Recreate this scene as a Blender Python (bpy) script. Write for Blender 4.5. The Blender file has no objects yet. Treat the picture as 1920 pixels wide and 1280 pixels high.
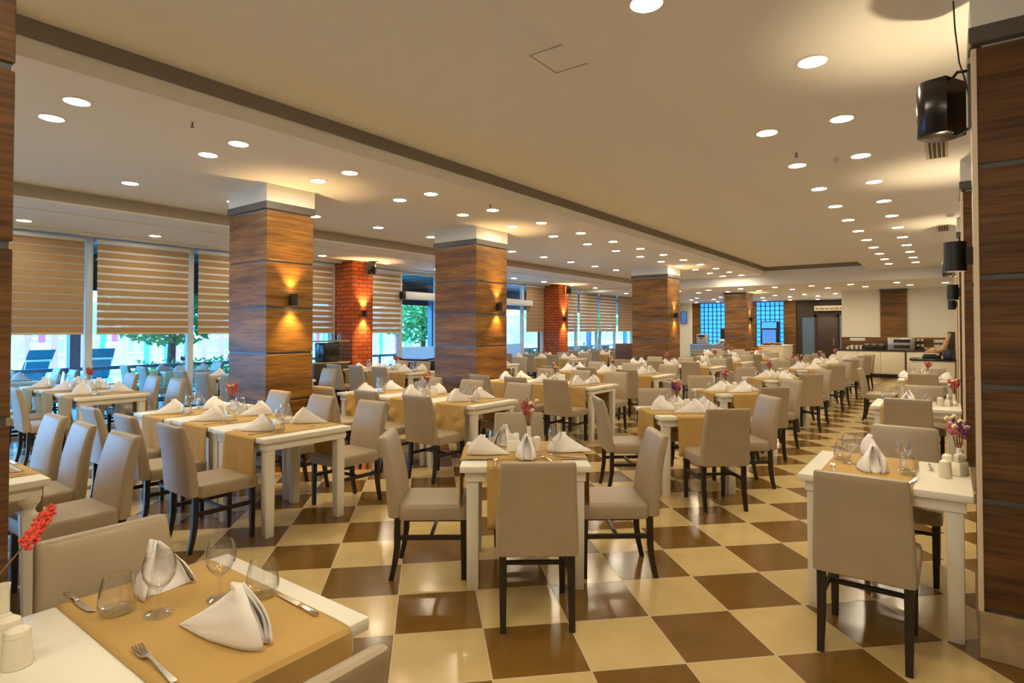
import bpy, bmesh, math, random
from mathutils import Vector, Matrix, noise
random.seed(7)
S = bpy.context.scene
COL = S.collection
R = math.radians
# ------------------------------------------------------------------ camera
cd = bpy.data.cameras.new('camera'); cam = bpy.data.objects.new('camera', cd); COL.objects.link(cam)
cd.sensor_width = 36; cd.lens = 1098/1920*36; cd.shift_y = -41.4/1920; cd.clip_end = 400
cam.location = (0, 0, 1.55); cam.rotation_euler = (R(91.013), 0, R(36.8))
S.camera = cam
# ------------------------------------------------------------------ view, world, sun
S.view_settings.view_transform = 'Standard'; S.view_settings.look = 'None'
S.view_settings.exposure = 1.46; S.view_settings.gamma = 1.0; S.view_settings.use_curve_mapping = False
S.cycles.use_denoising = True
S.cycles.max_bounces = 12; S.cycles.diffuse_bounces = 4; S.cycles.glossy_bounces = 3
S.cycles.transmission_bounces = 12; S.cycles.transparent_max_bounces = 12
S.cycles.sample_clamp_indirect = 4.0; S.cycles.caustics_reflective = False; S.cycles.caustics_refractive = False
W = bpy.data.worlds.new('sky'); S.world = W; W.use_nodes = True
wn = W.node_tree.nodes; wl = W.node_tree.links
bg = wn['Background']; bg.inputs['Color'].default_value = (.13, .50, 1.0, 1); bg.inputs['Strength'].default_value = 5.6
sd = bpy.data.lights.new('sun', 'SUN'); sun = bpy.data.objects.new('sun', sd); COL.objects.link(sun)
sd.energy = 2.0; sd.angle = R(1); sd.color = (.60, .88, 1.0); sun.rotation_euler = (R(10), R(38), 0)   # high sun from the building's side (+X)
WARM = (1.0, .74, .41)
LAMP = 52.0
# ------------------------------------------------------------------ materials
MATS = {}
def mat(name, col, rough=.5, metal=0, spec=.5, var=0, scale=8, bump=0, bscale=60, coat=0, trans=0, emit=None, es=0):
    if name in MATS: return MATS[name]
    m = bpy.data.materials.new(name); m.use_nodes = True; MATS[name] = m
    n, l = m.node_tree.nodes, m.node_tree.links
    b = n['Principled BSDF']
    b.inputs['Base Color'].default_value = (*col, 1); b.inputs['Roughness'].default_value = rough
    b.inputs['Metallic'].default_value = metal; b.inputs['Specular IOR Level'].default_value = spec
    b.inputs['Coat Weight'].default_value = coat
    tc = n.new('ShaderNodeTexCoord')
    if var:
        t = n.new('ShaderNodeTexNoise'); t.inputs['Scale'].default_value = scale; t.inputs['Detail'].default_value = 4
        l.new(tc.outputs['Object'], t.inputs['Vector'])
        r = n.new('ShaderNodeValToRGB'); l.new(t.outputs['Fac'], r.inputs['Fac'])
        r.color_ramp.elements[0].position = .3; r.color_ramp.elements[1].position = .7
        r.color_ramp.elements[0].color = (*[c*(1-var) for c in col], 1); r.color_ramp.elements[1].color = (*[min(1, c*(1+var)) for c in col], 1)
        l.new(r.outputs['Color'], b.inputs['Base Color'])
    if bump:
        t = n.new('ShaderNodeTexNoise'); t.inputs['Scale'].default_value = bscale; t.inputs['Detail'].default_value = 3
        l.new(tc.outputs['Object'], t.inputs['Vector'])
        bp = n.new('ShaderNodeBump'); bp.inputs['Strength'].default_value = bump; bp.inputs['Distance'].default_value = .01
        l.new(t.outputs['Fac'], bp.inputs['Height']); l.new(bp.outputs['Normal'], b.inputs['Normal'])
    if emit:
        b.inputs['Emission Color'].default_value = (*emit, 1); b.inputs['Emission Strength'].default_value = es
    if trans:
        tr = n.new('ShaderNodeBsdfTranslucent'); tr.inputs['Color'].default_value = (*col, 1)
        mx = n.new('ShaderNodeMixShader'); mx.inputs[0].default_value = trans
        l.new(b.outputs[0], mx.inputs[1]); l.new(tr.outputs[0], mx.inputs[2]); l.new(mx.outputs[0], n['Material Output'].inputs[0])
    return m
def glassmat(name, tint, edge, rough=0.0, gl=.08, pw_=5):
    m = bpy.data.materials.new(name); m.use_nodes = True; MATS[name] = m
    n, l = m.node_tree.nodes, m.node_tree.links; n.clear()
    o = n.new('ShaderNodeOutputMaterial'); tr = n.new('ShaderNodeBsdfTransparent'); g = n.new('ShaderNodeBsdfGlossy')
    g.inputs['Roughness'].default_value = rough
    lw = n.new('ShaderNodeLayerWeight'); lw.inputs['Blend'].default_value = .35
    r = n.new('ShaderNodeValToRGB'); l.new(lw.outputs['Facing'], r.inputs['Fac'])
    r.color_ramp.elements[0].color = (*tint, 1); r.color_ramp.elements[1].color = (*edge, 1); r.color_ramp.elements[0].position = .4
    l.new(r.outputs['Color'], tr.inputs['Color'])
    l2 = n.new('ShaderNodeLayerWeight'); l2.inputs['Blend'].default_value = .5
    pw = n.new('ShaderNodeMath'); pw.operation = 'POWER'; pw.inputs[1].default_value = pw_; l.new(l2.outputs['Facing'], pw.inputs[0])
    ad = n.new('ShaderNodeMath'); ad.operation = 'MULTIPLY_ADD'; ad.use_clamp = True; ad.inputs[1].default_value = .9; ad.inputs[2].default_value = .04+gl; l.new(pw.outputs[0], ad.inputs[0])
    mx = n.new('ShaderNodeMixShader'); l.new(ad.outputs[0], mx.inputs[0]); l.new(tr.outputs[0], mx.inputs[1]); l.new(g.outputs[0], mx.inputs[2])
    l.new(mx.outputs[0], o.inputs[0]); return m
def emitmat(name, col, s):
    m = bpy.data.materials.new(name); m.use_nodes = True; MATS[name] = m
    n, l = m.node_tree.nodes, m.node_tree.links; n.clear()
    o = n.new('ShaderNodeOutputMaterial'); e = n.new('ShaderNodeEmission')
    e.inputs[0].default_value = (*col, 1); e.inputs[1].default_value = s; l.new(e.outputs[0], o.inputs[0]); return m
def math_node(n, l, op, a, b=None):
    x = n.new('ShaderNodeMath'); x.operation = op
    for i, v in enumerate((a, b)):
        if v is None: continue
        if isinstance(v, (int, float)): x.inputs[i].default_value = v
        else: l.new(v, x.inputs[i])
    return x.outputs[0]
def wood_mat(name, dark, light, seed=0):
    m = mat(name, dark, .40, spec=.36)
    n, l = m.node_tree.nodes, m.node_tree.links; b = n['Principled BSDF']
    tc = n.new('ShaderNodeTexCoord'); mp = n.new('ShaderNodeMapping'); l.new(tc.outputs['Object'], mp.inputs['Vector'])
    mp.inputs['Scale'].default_value = (.45, .45, 4.2); mp.inputs['Location'].default_value = (seed, seed*2, seed*3)
    t = n.new('ShaderNodeTexNoise'); t.inputs['Scale'].default_value = 1.6; t.inputs['Detail'].default_value = 9; t.inputs['Roughness'].default_value = .62; t.inputs['Distortion'].default_value = .25
    l.new(mp.outputs[0], t.inputs['Vector'])
    r = n.new('ShaderNodeValToRGB'); l.new(t.outputs['Fac'], r.inputs['Fac'])
    r.color_ramp.elements[0].position = .30; r.color_ramp.elements[1].position = .74
    r.color_ramp.elements[0].color = (*dark, 1); r.color_ramp.elements[1].color = (*light, 1)
    mp2 = n.new('ShaderNodeMapping'); l.new(tc.outputs['Object'], mp2.inputs['Vector']); mp2.inputs['Scale'].default_value = (3.5, 3.5, 90)
    t2 = n.new('ShaderNodeTexNoise'); t2.inputs['Scale'].default_value = 1.0; t2.inputs['Detail'].default_value = 4; l.new(mp2.outputs[0], t2.inputs['Vector'])
    mx = n.new('ShaderNodeMix'); mx.data_type = 'RGBA'; mx.blend_type = 'MULTIPLY'; mx.inputs[0].default_value = .8
    l.new(r.outputs['Color'], mx.inputs[6])
    r2 = n.new('ShaderNodeValToRGB'); l.new(t2.outputs['Fac'], r2.inputs['Fac']); r2.color_ramp.elements[0].position = .38; r2.color_ramp.elements[1].position = .56
    r2.color_ramp.elements[0].color = (.45, .45, .45, 1)
    l.new(r2.outputs['Color'], mx.inputs[7]); l.new(mx.outputs[2], b.inputs['Base Color'])
    bp = n.new('ShaderNodeBump'); bp.inputs['Strength'].default_value = .15; bp.inputs['Distance'].default_value = .004
    l.new(t2.outputs['Fac'], bp.inputs['Height']); l.new(bp.outputs[0], b.inputs['Normal'])
    return m
M_CEIL = mat('ceiling paint', (.88, .88, .88), .9, spec=.1)
M_WHITE = mat('white wall paint', (.87, .87, .84), .85, spec=.15)
M_CREAM = mat('cream wall paint', (.80, .76, .68), .8, spec=.15)
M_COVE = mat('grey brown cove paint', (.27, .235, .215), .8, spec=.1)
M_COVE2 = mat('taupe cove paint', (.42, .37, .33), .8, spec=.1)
M_BAND = mat('charcoal band', (.10, .09, .085), .45)
M_WOOD = wood_mat('walnut panel', (.085, .033, .006), (.40, .185, .035))
M_WOODD = wood_mat('dark walnut panel', (.050, .019, .007), (.21, .095, .030), 5)
M_WOODF = wood_mat('far walnut panel', (.075, .031, .007), (.38, .18, .042), 9)
M_GROOVE = mat('grey aluminium groove', (.10, .105, .12), .35, metal=.6)
M_EDGE = mat('pale edging', (.72, .58, .42), .4)
M_STONE = mat('beige marble base', (.40, .30, .18), .35, var=.25, scale=9)
M_TABLE = mat('white lacquer', (.82, .79, .71), .38, spec=.45, bump=.04, bscale=30)
M_LEATHER = mat('taupe faux leather', (.395, .315, .218), .40, spec=.5, var=.05, scale=5, bump=.06, bscale=140)
M_LEG = mat('black brown lacquered wood', (.018, .011, .008), .35)
M_RUNNER = mat('mustard brown cloth', (.525, .34, .12), .75, spec=.2, var=.04, scale=4, bump=.08, bscale=400)
M_NAPKIN = mat('white napkin cloth', (.93, .90, .90), .85, spec=.1, bump=.1, bscale=300, trans=.06)
M_CERAM = mat('cream ceramic', (.84, .79, .66), .22, spec=.6)
M_PAPER = mat('paper napkins', (.86, .84, .78), .9)
M_STEEL = mat('cutlery steel', (.62, .60, .57), .18, metal=1)
M_GLASS = glassmat('thin clear glass', (.985, .985, .985), (.80, .82, .83), gl=.03, pw_=2.6)
M_PANE = glassmat('window pane', (.94, .97, .98), (.80, .88, .92), gl=.0)
M_FROST = mat('frosted glass', (.70, .80, .86), .5, trans=.6)
M_ALU = mat('white aluminium frame', (.66, .69, .72), .45, spec=.4)
M_BLIND = mat('tan blind fabric', (.50, .335, .19), .85, spec=.05, trans=.22, bump=.05, bscale=200)
M_BLIND2 = mat('pale sheer blind fabric', (.66, .58, .48), .9, spec=.05, trans=.5)
M_NET = bpy.data.materials.new('clear net blind fabric'); M_NET.use_nodes = True
_n, _l = M_NET.node_tree.nodes, M_NET.node_tree.links; _n.clear()
_o, _t, _d, _m = _n.new('ShaderNodeOutputMaterial'), _n.new('ShaderNodeBsdfTransparent'), _n.new('ShaderNodeBsdfDiffuse'), _n.new('ShaderNodeMixShader')
_d.inputs[0].default_value = (.8, .8, .8, 1); _m.inputs[0].default_value = .68; _l.new(_t.outputs[0], _m.inputs[1]); _l.new(_d.outputs[0], _m.inputs[2]); _l.new(_m.outputs[0], _o.inputs[0])
M_BLACK = mat('black plastic', (.012, .011, .011), .4)
M_BLACKG = mat('black glossy shell', (.010, .008, .008), .22)
M_DARK = mat('dark brown panel', (.040, .022, .014), .45)
M_TOP = mat('black stone worktop', (.02, .018, .018), .18)
M_CAB = mat('cream cabinet front', (.74, .67, .52), .3)
M_VENT = mat('cream vent grille', (.62, .55, .42), .5)
M_PINK = mat('pink dried petals', (.58, .14, .20), .8, var=.4, scale=60)
M_RED = mat('red dried petals', (.42, .10, .07), .8, var=.4, scale=60)
M_PURPLE = mat('purple dried petals', (.17, .035, .15), .8, var=.4, scale=60)
M_YELLOW = mat('cream dried petals', (.80, .60, .30), .8, var=.25, scale=60)
M_STEM = mat('dried stems', (.25, .11, .05), .8)
M_CORAL = mat('coral red plume', (.82, .09, .06), .75, var=.35, scale=120)
M_LIGHT = emitmat('lit diffuser', (1.0, .85, .58), LAMP)
M_GLOW = emitmat('lit lamp end', (1.0, .80, .52), 14)
M_BLUE = emitmat('blue backlit display', (.05, .28, 1.0), .8)
M_SCREEN = emitmat('blue menu screen', (.10, .2, .42), .35)
# floor
def floor_mat():
    m = mat('checkerboard ceramic tiles', (.5, .4, .3), .16, spec=.5)
    n, l = m.node_tree.nodes, m.node_tree.links; b = n['Principled BSDF']
    tc = n.new('ShaderNodeTexCoord'); sx = n.new('ShaderNodeSeparateXYZ'); l.new(tc.outputs['Object'], sx.inputs[0])
    T = .2923*1.55; q = .70711
    i = math_node(n, l, 'MULTIPLY', math_node(n, l, 'ADD', sx.outputs[0], sx.outputs[1]), q)
    j = math_node(n, l, 'MULTIPLY', math_node(n, l, 'SUBTRACT', sx.outputs[1], sx.outputs[0]), q)
    i = math_node(n, l, 'ADD', math_node(n, l, 'DIVIDE', i, T), FOX); j = math_node(n, l, 'ADD', math_node(n, l, 'DIVIDE', j, T), FOY)
    fi = math_node(n, l, 'FLOOR', i); fj = math_node(n, l, 'FLOOR', j)
    par = math_node(n, l, 'FLOORED_MODULO', math_node(n, l, 'ADD', fi, fj), 2.0)
    di = math_node(n, l, 'ABSOLUTE', math_node(n, l, 'SUBTRACT', math_node(n, l, 'FRACT', i), .5))
    dj = math_node(n, l, 'ABSOLUTE', math_node(n, l, 'SUBTRACT', math_node(n, l, 'FRACT', j), .5))
    gr = math_node(n, l, 'GREATER_THAN', math_node(n, l, 'MAXIMUM', di, dj), .4935)
    nz = n.new('ShaderNodeTexNoise'); nz.inputs['Scale'].default_value = 3.2; nz.inputs['Detail'].default_value = 8; nz.inputs['Roughness'].default_value = .65
    l.new(tc.outputs['Object'], nz.inputs['Vector'])
    cx = n.new('ShaderNodeCombineXYZ'); l.new(fi, cx.inputs[0]); l.new(fj, cx.inputs[1])
    wnz = n.new('ShaderNodeTexWhiteNoise'); wnz.noise_dimensions = '2D'; l.new(cx.outputs[0], wnz.inputs['Vector'])
    ad = math_node(n, l, 'ADD', math_node(n, l, 'MULTIPLY', nz.outputs['Fac'], .8), math_node(n, l, 'MULTIPLY', wnz.outputs['Value'], .2))
    def ramp(c0, c1):
        r = n.new('ShaderNodeValToRGB'); l.new(ad, r.inputs[0]); r.color_ramp.elements[0].position = .3; r.color_ramp.elements[1].position = .7
        r.color_ramp.elements[0].color = (*c0, 1); r.color_ramp.elements[1].color = (*c1, 1); return r.outputs[0]
    cream = ramp((.56, .415, .18), (.68, .52, .25)); brown = ramp((.150, .076, .013), (.22, .115, .025))
    mx = n.new('ShaderNodeMix'); mx.data_type = 'RGBA'; l.new(par, mx.inputs[0]); l.new(cream, mx.inputs[6]); l.new(brown, mx.inputs[7])
    m2 = n.new('ShaderNodeMix'); m2.data_type = 'RGBA'; l.new(gr, m2.inputs[0]); l.new(mx.outputs[2], m2.inputs[6]); m2.inputs[7].default_value = (.60, .47, .33, 1)
    l.new(m2.outputs[2], b.inputs['Base Color'])
    rr = math_node(n, l, 'ADD', math_node(n, l, 'MULTIPLY', nz.outputs['Fac'], .16), math_node(n, l, 'ADD', math_node(n, l, 'MULTIPLY', gr, .4), .08))
    l.new(rr, b.inputs['Roughness'])
    bp = n.new('ShaderNodeBump'); bp.inputs['Strength'].default_value = .12; bp.inputs['Distance'].default_value = .003
    l.new(math_node(n, l, 'SUBTRACT', nz.outputs['Fac'], gr), bp.inputs['Height']); l.new(bp.outputs[0], b.inputs['Normal'])
    return m
FOX, FOY = -1.344/.2899, -2.538/.2899
def brick_mat():
    m = mat('orange painted brick', (.5, .15, .05), .75, spec=.2)
    n, l = m.node_tree.nodes, m.node_tree.links; b = n['Principled BSDF']
    tc = n.new('ShaderNodeTexCoord'); sx = n.new('ShaderNodeSeparateXYZ'); l.new(tc.outputs['Object'], sx.inputs[0])
    cx = n.new('ShaderNodeCombineXYZ'); l.new(math_node(n, l, 'ADD', sx.outputs[0], sx.outputs[1]), cx.inputs[0]); l.new(sx.outputs[2], cx.inputs[1])
    bt = n.new('ShaderNodeTexBrick'); l.new(cx.outputs[0], bt.inputs['Vector'])
    bt.inputs['Scale'].default_value = 1; bt.inputs['Brick Width'].default_value = .23; bt.inputs['Row Height'].default_value = .085; bt.inputs['Mortar Size'].default_value = .008
    bt.inputs['Color1'].default_value = (.50, .12, .035, 1); bt.inputs['Color2'].default_value = (.36, .075, .022, 1); bt.inputs['Mortar'].default_value = (.12, .035, .015, 1)
    l.new(bt.outputs['Color'], b.inputs['Base Color'])
    bp = n.new('ShaderNodeBump'); bp.inputs['Strength'].default_value = .7; bp.inputs['Distance'].default_value = .008; bp.invert = True
    l.new(bt.outputs['Fac'], bp.inputs['Height']); l.new(bp.outputs[0], b.inputs['Normal']); return m
M_FLOOR = floor_mat(); M_BRICK = brick_mat()
# ------------------------------------------------------------------ mesh builders
class MB:
    """collects geometry; done() returns a mesh datablock"""
    def __init__(s): s.bm = bmesh.new()
    def box(s, x0, x1, y0, y1, z0, z1, bev=0, seg=2):
        b = bmesh.new(); bmesh.ops.create_cube(b, size=1)
        for v in b.verts: v.co = Vector(((x0+x1)/2+v.co.x*(x1-x0), (y0+y1)/2+v.co.y*(y1-y0), (z0+z1)/2+v.co.z*(z1-z0)))
        if bev: bmesh.ops.bevel(b, geom=b.edges[:], offset=bev, segments=seg, profile=.5, affect='EDGES')
        s._add(b); return s
    def _add(s, b, mtx=None):
        me = bpy.data.meshes.new('t')
        if mtx is not None: b.transform(mtx)
        b.to_mesh(me); b.free(); s.bm.from_mesh(me); bpy.data.meshes.remove(me)
    def grid(s, P, closed_u=False, flip=False):
        """P[i][j] points; faces between rows"""
        V = [[s.bm.verts.new(p) for p in row] for row in P]
        nj = len(P[0])
        for i in range(len(P)-1):
            for j in range(nj if closed_u else nj-1):
                k = (j+1) % nj; f = (V[i][j], V[i][k], V[i+1][k], V[i+1][j])
                try: s.bm.faces.new(f[::-1] if flip else f)
                except ValueError: pass
        return V
    def loft(s, secs, cap=True):
        V = s.grid(secs, closed_u=True)
        if cap: s.bm.faces.new(V[0][::-1]); s.bm.faces.new(V[-1])
        return s
    def lathe(s, prof, n=20, c=(0, 0), cap=False):
        rows = [[(c[0]+r*math.cos(2*math.pi*k/n), c[1]+r*math.sin(2*math.pi*k/n), z) for k in range(n)] for r, z in prof]
        V = s.grid(rows, closed_u=True)
        if cap:
            s.bm.faces.new(V[0][::-1]); s.bm.faces.new(V[-1])
        return s
    def tube(s, pts, r, n=8, cap=True):
        pts = [Vector(p) for p in pts]; rr = r if isinstance(r, (list, tuple)) else [r]*len(pts); secs = []
        up = Vector((0, 0, 1))
        for i, p in enumerate(pts):
            d = (pts[min(i+1, len(pts)-1)]-pts[max(i-1, 0)]).normalized()
            a = d.cross(up) if abs(d.z) < .95 else d.cross(Vector((1, 0, 0))); a.normalize(); b = d.cross(a)
            secs.append([p+rr[i]*(a*math.cos(2*math.pi*k/n)+b*math.sin(2*math.pi*k/n)) for k in range(n)])
        s.loft(secs, cap); return s
    def ball(s, c, r, sc=(1, 1, 1), sub=1):
        b = bmesh.new(); bmesh.ops.create_icosphere(b, subdivisions=sub, radius=r)
        s._add(b, Matrix.Translation(c) @ Matrix.Diagonal((*sc, 1))); return s
    def done(s, name, smooth=True, angle=35):
        bmesh.ops.recalc_face_normals(s.bm, faces=s.bm.faces[:])
        me = bpy.data.meshes.new(name)
        if smooth:
            for f in s.bm.faces: f.smooth = True
            for e in s.bm.edges:
                if len(e.link_faces) == 2 and e.calc_face_angle(0) > R(angle): e.smooth = False
        s.bm.to_mesh(me); s.bm.free(); return me
def rrect(cx, cy, w, d, r, z, n=3):
    pts = []
    for sx, sy, a0 in ((1, 1, 0), (-1, 1, 90), (-1, -1, 180), (1, -1, 270)):
        for k in range(n+1):
            a = R(a0+90*k/n); pts.append((cx+sx*(w/2-r)+r*math.cos(a), cy+sy*(d/2-r)+r*math.sin(a), z))
    return pts
def put(name, me, m, parent=None, loc=(0, 0, 0), rz=0, kind=None):
    if isinstance(me, MB): me = me.done(name)
    o = bpy.data.objects.new(name, me); COL.objects.link(o); o.location = loc; o.rotation_euler = (0, 0, rz)
    if m is not None and not me.materials: me.materials.append(m)
    if parent: o.parent = parent
    if kind: o['kind'] = kind
    return o
def tag(o, label, cat, group=None):
    o['label'] = label; o['category'] = cat
    if group: o['group'] = group
    return o
def thing(name, label, cat, loc=(0, 0, 0), rz=0, group=None):
    o = bpy.data.objects.new(name, None); COL.objects.link(o); o.empty_display_size = .05
    o.location = loc; o.rotation_euler = (0, 0, rz); return tag(o, label, cat, group)
def struct(name, me, m): return put(name, me, m, kind='structure')
class Proto:
    def __init__(s, builder, *a): s.root = builder(*a); s.used = False
    def place(s, loc, rz=0, label='', group=None, cat=None, sc=(1, 1, 1), rx=0, ry=0):
        if not s.used: o = s.root; s.used = True
        else: o = Proto.tree(s.root, None)
        o.location = loc; o.rotation_euler = (rx, ry, rz); o.scale = sc
        if label: o['label'] = label
        if cat: o['category'] = cat
        if group: o['group'] = group
        elif 'group' in o: del o['group']
        return o
    @staticmethod
    def tree(o, par):
        c = o.copy(); COL.objects.link(c)
        if par: c.parent = par
        for ch in o.children: Proto.tree(ch, c)
        return c
# ================================================================== SETTING
CZ = 3.2
struct('floor', MB().box(-11, .9, -3.2, 28.6, -.1, 0), M_FLOOR)
struct('ceiling', MB().box(-8.35, -4.47, -3.2, 18.75, CZ, 3.5).box(-1.78, .9, -3.2, 18.75, CZ, 3.5).box(-4.47, -1.78, -3.2, 18.75, 3.44, 3.5), M_CEIL)
struct('ceiling', MB().box(-11, .9, 18.75, 26.4, 2.9, 3.5).box(-11, .9, 26.4, 28.8, 2.84, 3.5), M_CEIL)
struct('ceiling', MB().box(-11, -8.35, -3.2, 18.75, 3.03, 3.5), M_CEIL)
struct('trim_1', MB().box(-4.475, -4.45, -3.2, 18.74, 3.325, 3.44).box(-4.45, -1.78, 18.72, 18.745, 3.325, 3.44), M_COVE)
struct('trim_2', MB().box(-8.36, -8.335, -3.2, 18.74, 3.055, 3.19), M_COVE2)
struct('trim_3', MB().box(-9.0, -8.96, -3.2, 18.74, 3.018, 3.03).box(-10.62, -10.5, -3.2, 28.5, 2.99, 3.03), M_WHITE)
m = MB()
for a, b in (((-2.30, 3.28), (-2.30, 3.62)), ((-2.30, 3.62), (-1.96, 3.62)), ((-1.96, 3.62), (-1.96, 3.28)), ((-1.96, 3.28), (-2.30, 3.28))):
    x0, x1 = sorted((a[0], b[0])); y0, y1 = sorted((a[1], b[1])); m.box(x0-.004, x1+.004, y0-.004, y1+.004, 3.436, 3.441)
struct('trim_4', m, mat('shadow joint of ceiling hatch', (.45, .41, .36), .9))
struct('wall_right', MB().box(.75, .9, -3.2, 23.2, 0, 3.5), M_CREAM)
struct('wall_rear', MB().box(-11, .9, -3.35, -3.2, 0, 3.5), M_CREAM)
struct('wall_kitchen', MB().box(-3.0, .9, 23.05, 23.3, 0, 2.95), mat('warm white wall paint', (.88, .85, .72), .85, spec=.1))
struct('wall_return', MB().box(-3.0, -2.85, 23.3, 28.6, 0, 2.95), M_WHITE)
# window wall (X = -10.8): posts, glass, blinds
WX = -10.8
YM = [1.87, 3.36, 4.89, 6.4, 7.92]
posts = [-2.6, -1.1, .38, 1.87, 3.36, 4.89, 6.4, 7.87, 8.52, 9.83, 11.1, 12.4, 13.7, 14.96, 16.08, 16.68, 18.27, 19.8, 21.3, 22.85, 24.4]
struct('wall_left', MB().box(-11.0, -10.7, -3.2, 28.6, 3.0, 3.5).box(-10.86, -10.74, -3.2, 28.6, 0, .06).box(-11.0, -10.6, -3.4, -2.6, 0, 3.1), M_ALU)
k = 0
for a, b in zip(posts[:-1], posts[1:]):
    if (a, b) in ((7.87, 8.52), (16.08, 16.68)): continue
    k += 1
    w = bpy.data.objects.new('window_%d' % k, None); COL.objects.link(w); w['kind'] = 'structure'
    fr = MB().box(WX-.05, WX+.05, a-.05, a+.05, .06, 3.0, .006, 1)
    if b in (7.87, 16.08, 24.4): fr.box(WX-.05, WX+.05, b-.05, b+.05, .06, 3.0, .006, 1)
    fr.box(WX-.03, WX+.03, a, b, 2.93, 3.0)
    if 9.8 < a < 14.9: fr.box(WX-.03, WX+.03, a, b, 2.42, 2.5)
    put('window_frame', fr, M_ALU, w); put('window_pane', MB().box(WX-.005, WX+.005, a+.05, b-.05, .06, 2.93), M_PANE, w)
    if 9.8 < a < 14.9: put('frosted_band', MB().box(WX+.006, WX+.009, a+.05, b-.05, .1, 1.12), M_FROST, w)
struct('wall_left_rear', MB().box(-11.0, -10.7, 24.45, 28.6, 0, 3.0), M_CREAM)
for nm, y0, y1 in (('wall_pier', 7.92, 8.46), ('wall_pier', 16.12, 16.66)):
    struct(nm, MB().box(-11.0, -10.15, y0, y1, 0, 3.03), M_BRICK)
# back walls
BY = 28.3
struct('wall_back', MB().box(-11, -10.12, BY, BY+.2, 0, 2.9), M_WHITE)
struct('wall_back', MB().box(-10.12, -9.75, BY, BY+.2, 0, 2.9).box(-9.75, -5.95, BY, BY+.2, 0, .80).box(-9.75, -5.95, BY, BY+.2, 2.82, 2.9).box(-7.55, -7.15, BY, BY+.2, .8, 2.82).box(-5.95, -5.45, BY-.12, BY+.2, 0, 2.9), M_WOODF)
struct('wall_back', MB().box(-5.45, -2.9, BY, BY+.2, 0, 2.9), M_DARK)
def glass_blocks(name, x0, x1, z0, z1):
    w = bpy.data.objects.new(name, None); COL.objects.link(w); w['kind'] = 'structure'
    g = MB(); p = .2; x = x0
    while x <= x1+.01: g.box(x-.012, x+.012, BY+.02, BY+.14, z0, z1); x += p
    z = z0
    while z <= z1+.01: g.box(x0, x1, BY+.02, BY+.14, z-.012, z+.012); z += p
    put('block_frame', g, mat('dark mortar frame', (.05, .06, .08), .6), w)
    b = MB(); x = x0
    while x < x1-.05:
        z = z0
        while z < z1-.05:
            xc, zc = x+p/2, z+p/2
            pts = [(x+.012, z+.012), (x+p-.012, z+.012), (x+p-.012, z+p-.012), (x+.012, z+p-.012)]
            c = b.bm.verts.new((xc, BY+.05, zc)); v = [b.bm.verts.new((q[0], BY+.08, q[1])) for q in pts]
            for i in range(4): b.bm.faces.new((c, v[i], v[(i+1) % 4]))
            z += p
        x += p
    put('glass_blocks', b, mat('pressed glass block', (.10, .27, .42), .12, trans=.7, var=.5, scale=2), w)
glass_blocks('window_31', -9.75, -7.55, .82, 2.82); glass_blocks('window_32', -7.15, -5.95, .82, 2.82)
# door in the back wall
d = bpy.data.objects.new('door_1', None); COL.objects.link(d); d['kind'] = 'structure'
put('door_leaf', MB().box(-4.62, -3.86, BY-.06, BY, 0, 2.1, .005), mat('brown door', (.05, .026, .016), .35), d)
put('door_pane', MB().box(-5.2, -4.72, BY-.05, BY-.01, .1, 2.1), mat('bluish side glass', (.10, .16, .24), .25), d)
put('door_frame', MB().box(-4.72, -4.62, BY-.08, BY, 0, 2.2).box(-3.86, -3.8, BY-.08, BY, 0, 2.2).box(-5.25, -3.8, BY-.08, BY, 2.1, 2.2), M_DARK, d)
put('door_handle', MB().tube([(-3.98, BY-.1, .9), (-3.98, BY-.1, 1.2)], .012), M_STEEL, d)
d = bpy.data.objects.new('door_2', None); COL.objects.link(d); d['kind'] = 'structure'
put('door_frame', MB().box(-3.75, -3.68, BY-.1, BY, 0, 2.15).box(-3.0, -2.95, BY-.1, BY, 0, 2.15).box(-3.4, -3.36, BY-.1, BY, 0, 2.15), mat('steel blue frame', (.12, .17, .24), .4), d)
put('door_pane', MB().box(-3.68, -3.0, BY-.04, BY-.01, 0, 2.1), mat('grey blue glass', (.20, .28, .34), .2), d)
put('warning_tape', MB().box(-3.72, -2.98, BY-.12, BY-.105, 1.02, 1.09), mat('red tape', (.45, .02, .03), .6), d)
# ---- pillars
GR = (.22, .74, 1.28, 1.80, 2.33)
def pillar(name, x0, x1, y0, y1, wm, top=CZ, capz=2.92, stone=False):
    o = struct(name, MB().box(x0+.03, x1-.03, y0+.03, y1-.03, 0, top), M_WHITE)
    zs = [.22 if stone else .0] + list(GR[1:]) + [capz-.02]
    for a, b in zip(zs[:-1], zs[1:]):
        put('wood_panel', MB().box(x0, x1, y0, y1, a+.012, b-.012 if b < 2.8 else b, .003, 1), wm, o)
    for g in GR[1:]: put('groove', MB().box(x0+.008, x1-.008, y0+.008, y1-.008, g-.013, g+.013), M_GROOVE, o)
    if stone: put('stone_base', MB().box(x0-.008, x1+.008, y0-.008, y1+.008, 0, .22, .003, 1), M_STONE, o)
    if capz < top-.1: put('plaster_top', MB().box(x0-.01, x1+.01, y0-.01, y1+.01, capz+.08, top), M_WHITE, o)
    put('cap_band', MB().box(x0-.02, x1+.02, y0-.02, y1+.02, capz, min(top, capz+.08), .003, 1), M_BAND, o)
    return o
pillar('wall_column_1', -6.95, -6.13, 3.6, 4.2, M_WOOD)
pillar('wall_column_2', -6.93, -6.02, 7.1, 7.9, M_WOOD)
pillar('wall_column_3', -6.85, -5.85, 14.55, 15.4, M_WOOD)
pillar('wall_column_4', -6.6, -5.85, 21.8, 22.75, M_WOODF, top=2.9, capz=2.82)
pillar('wall_column_5', -3.1, -2.22, -.3, .5, M_WOODD)
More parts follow.
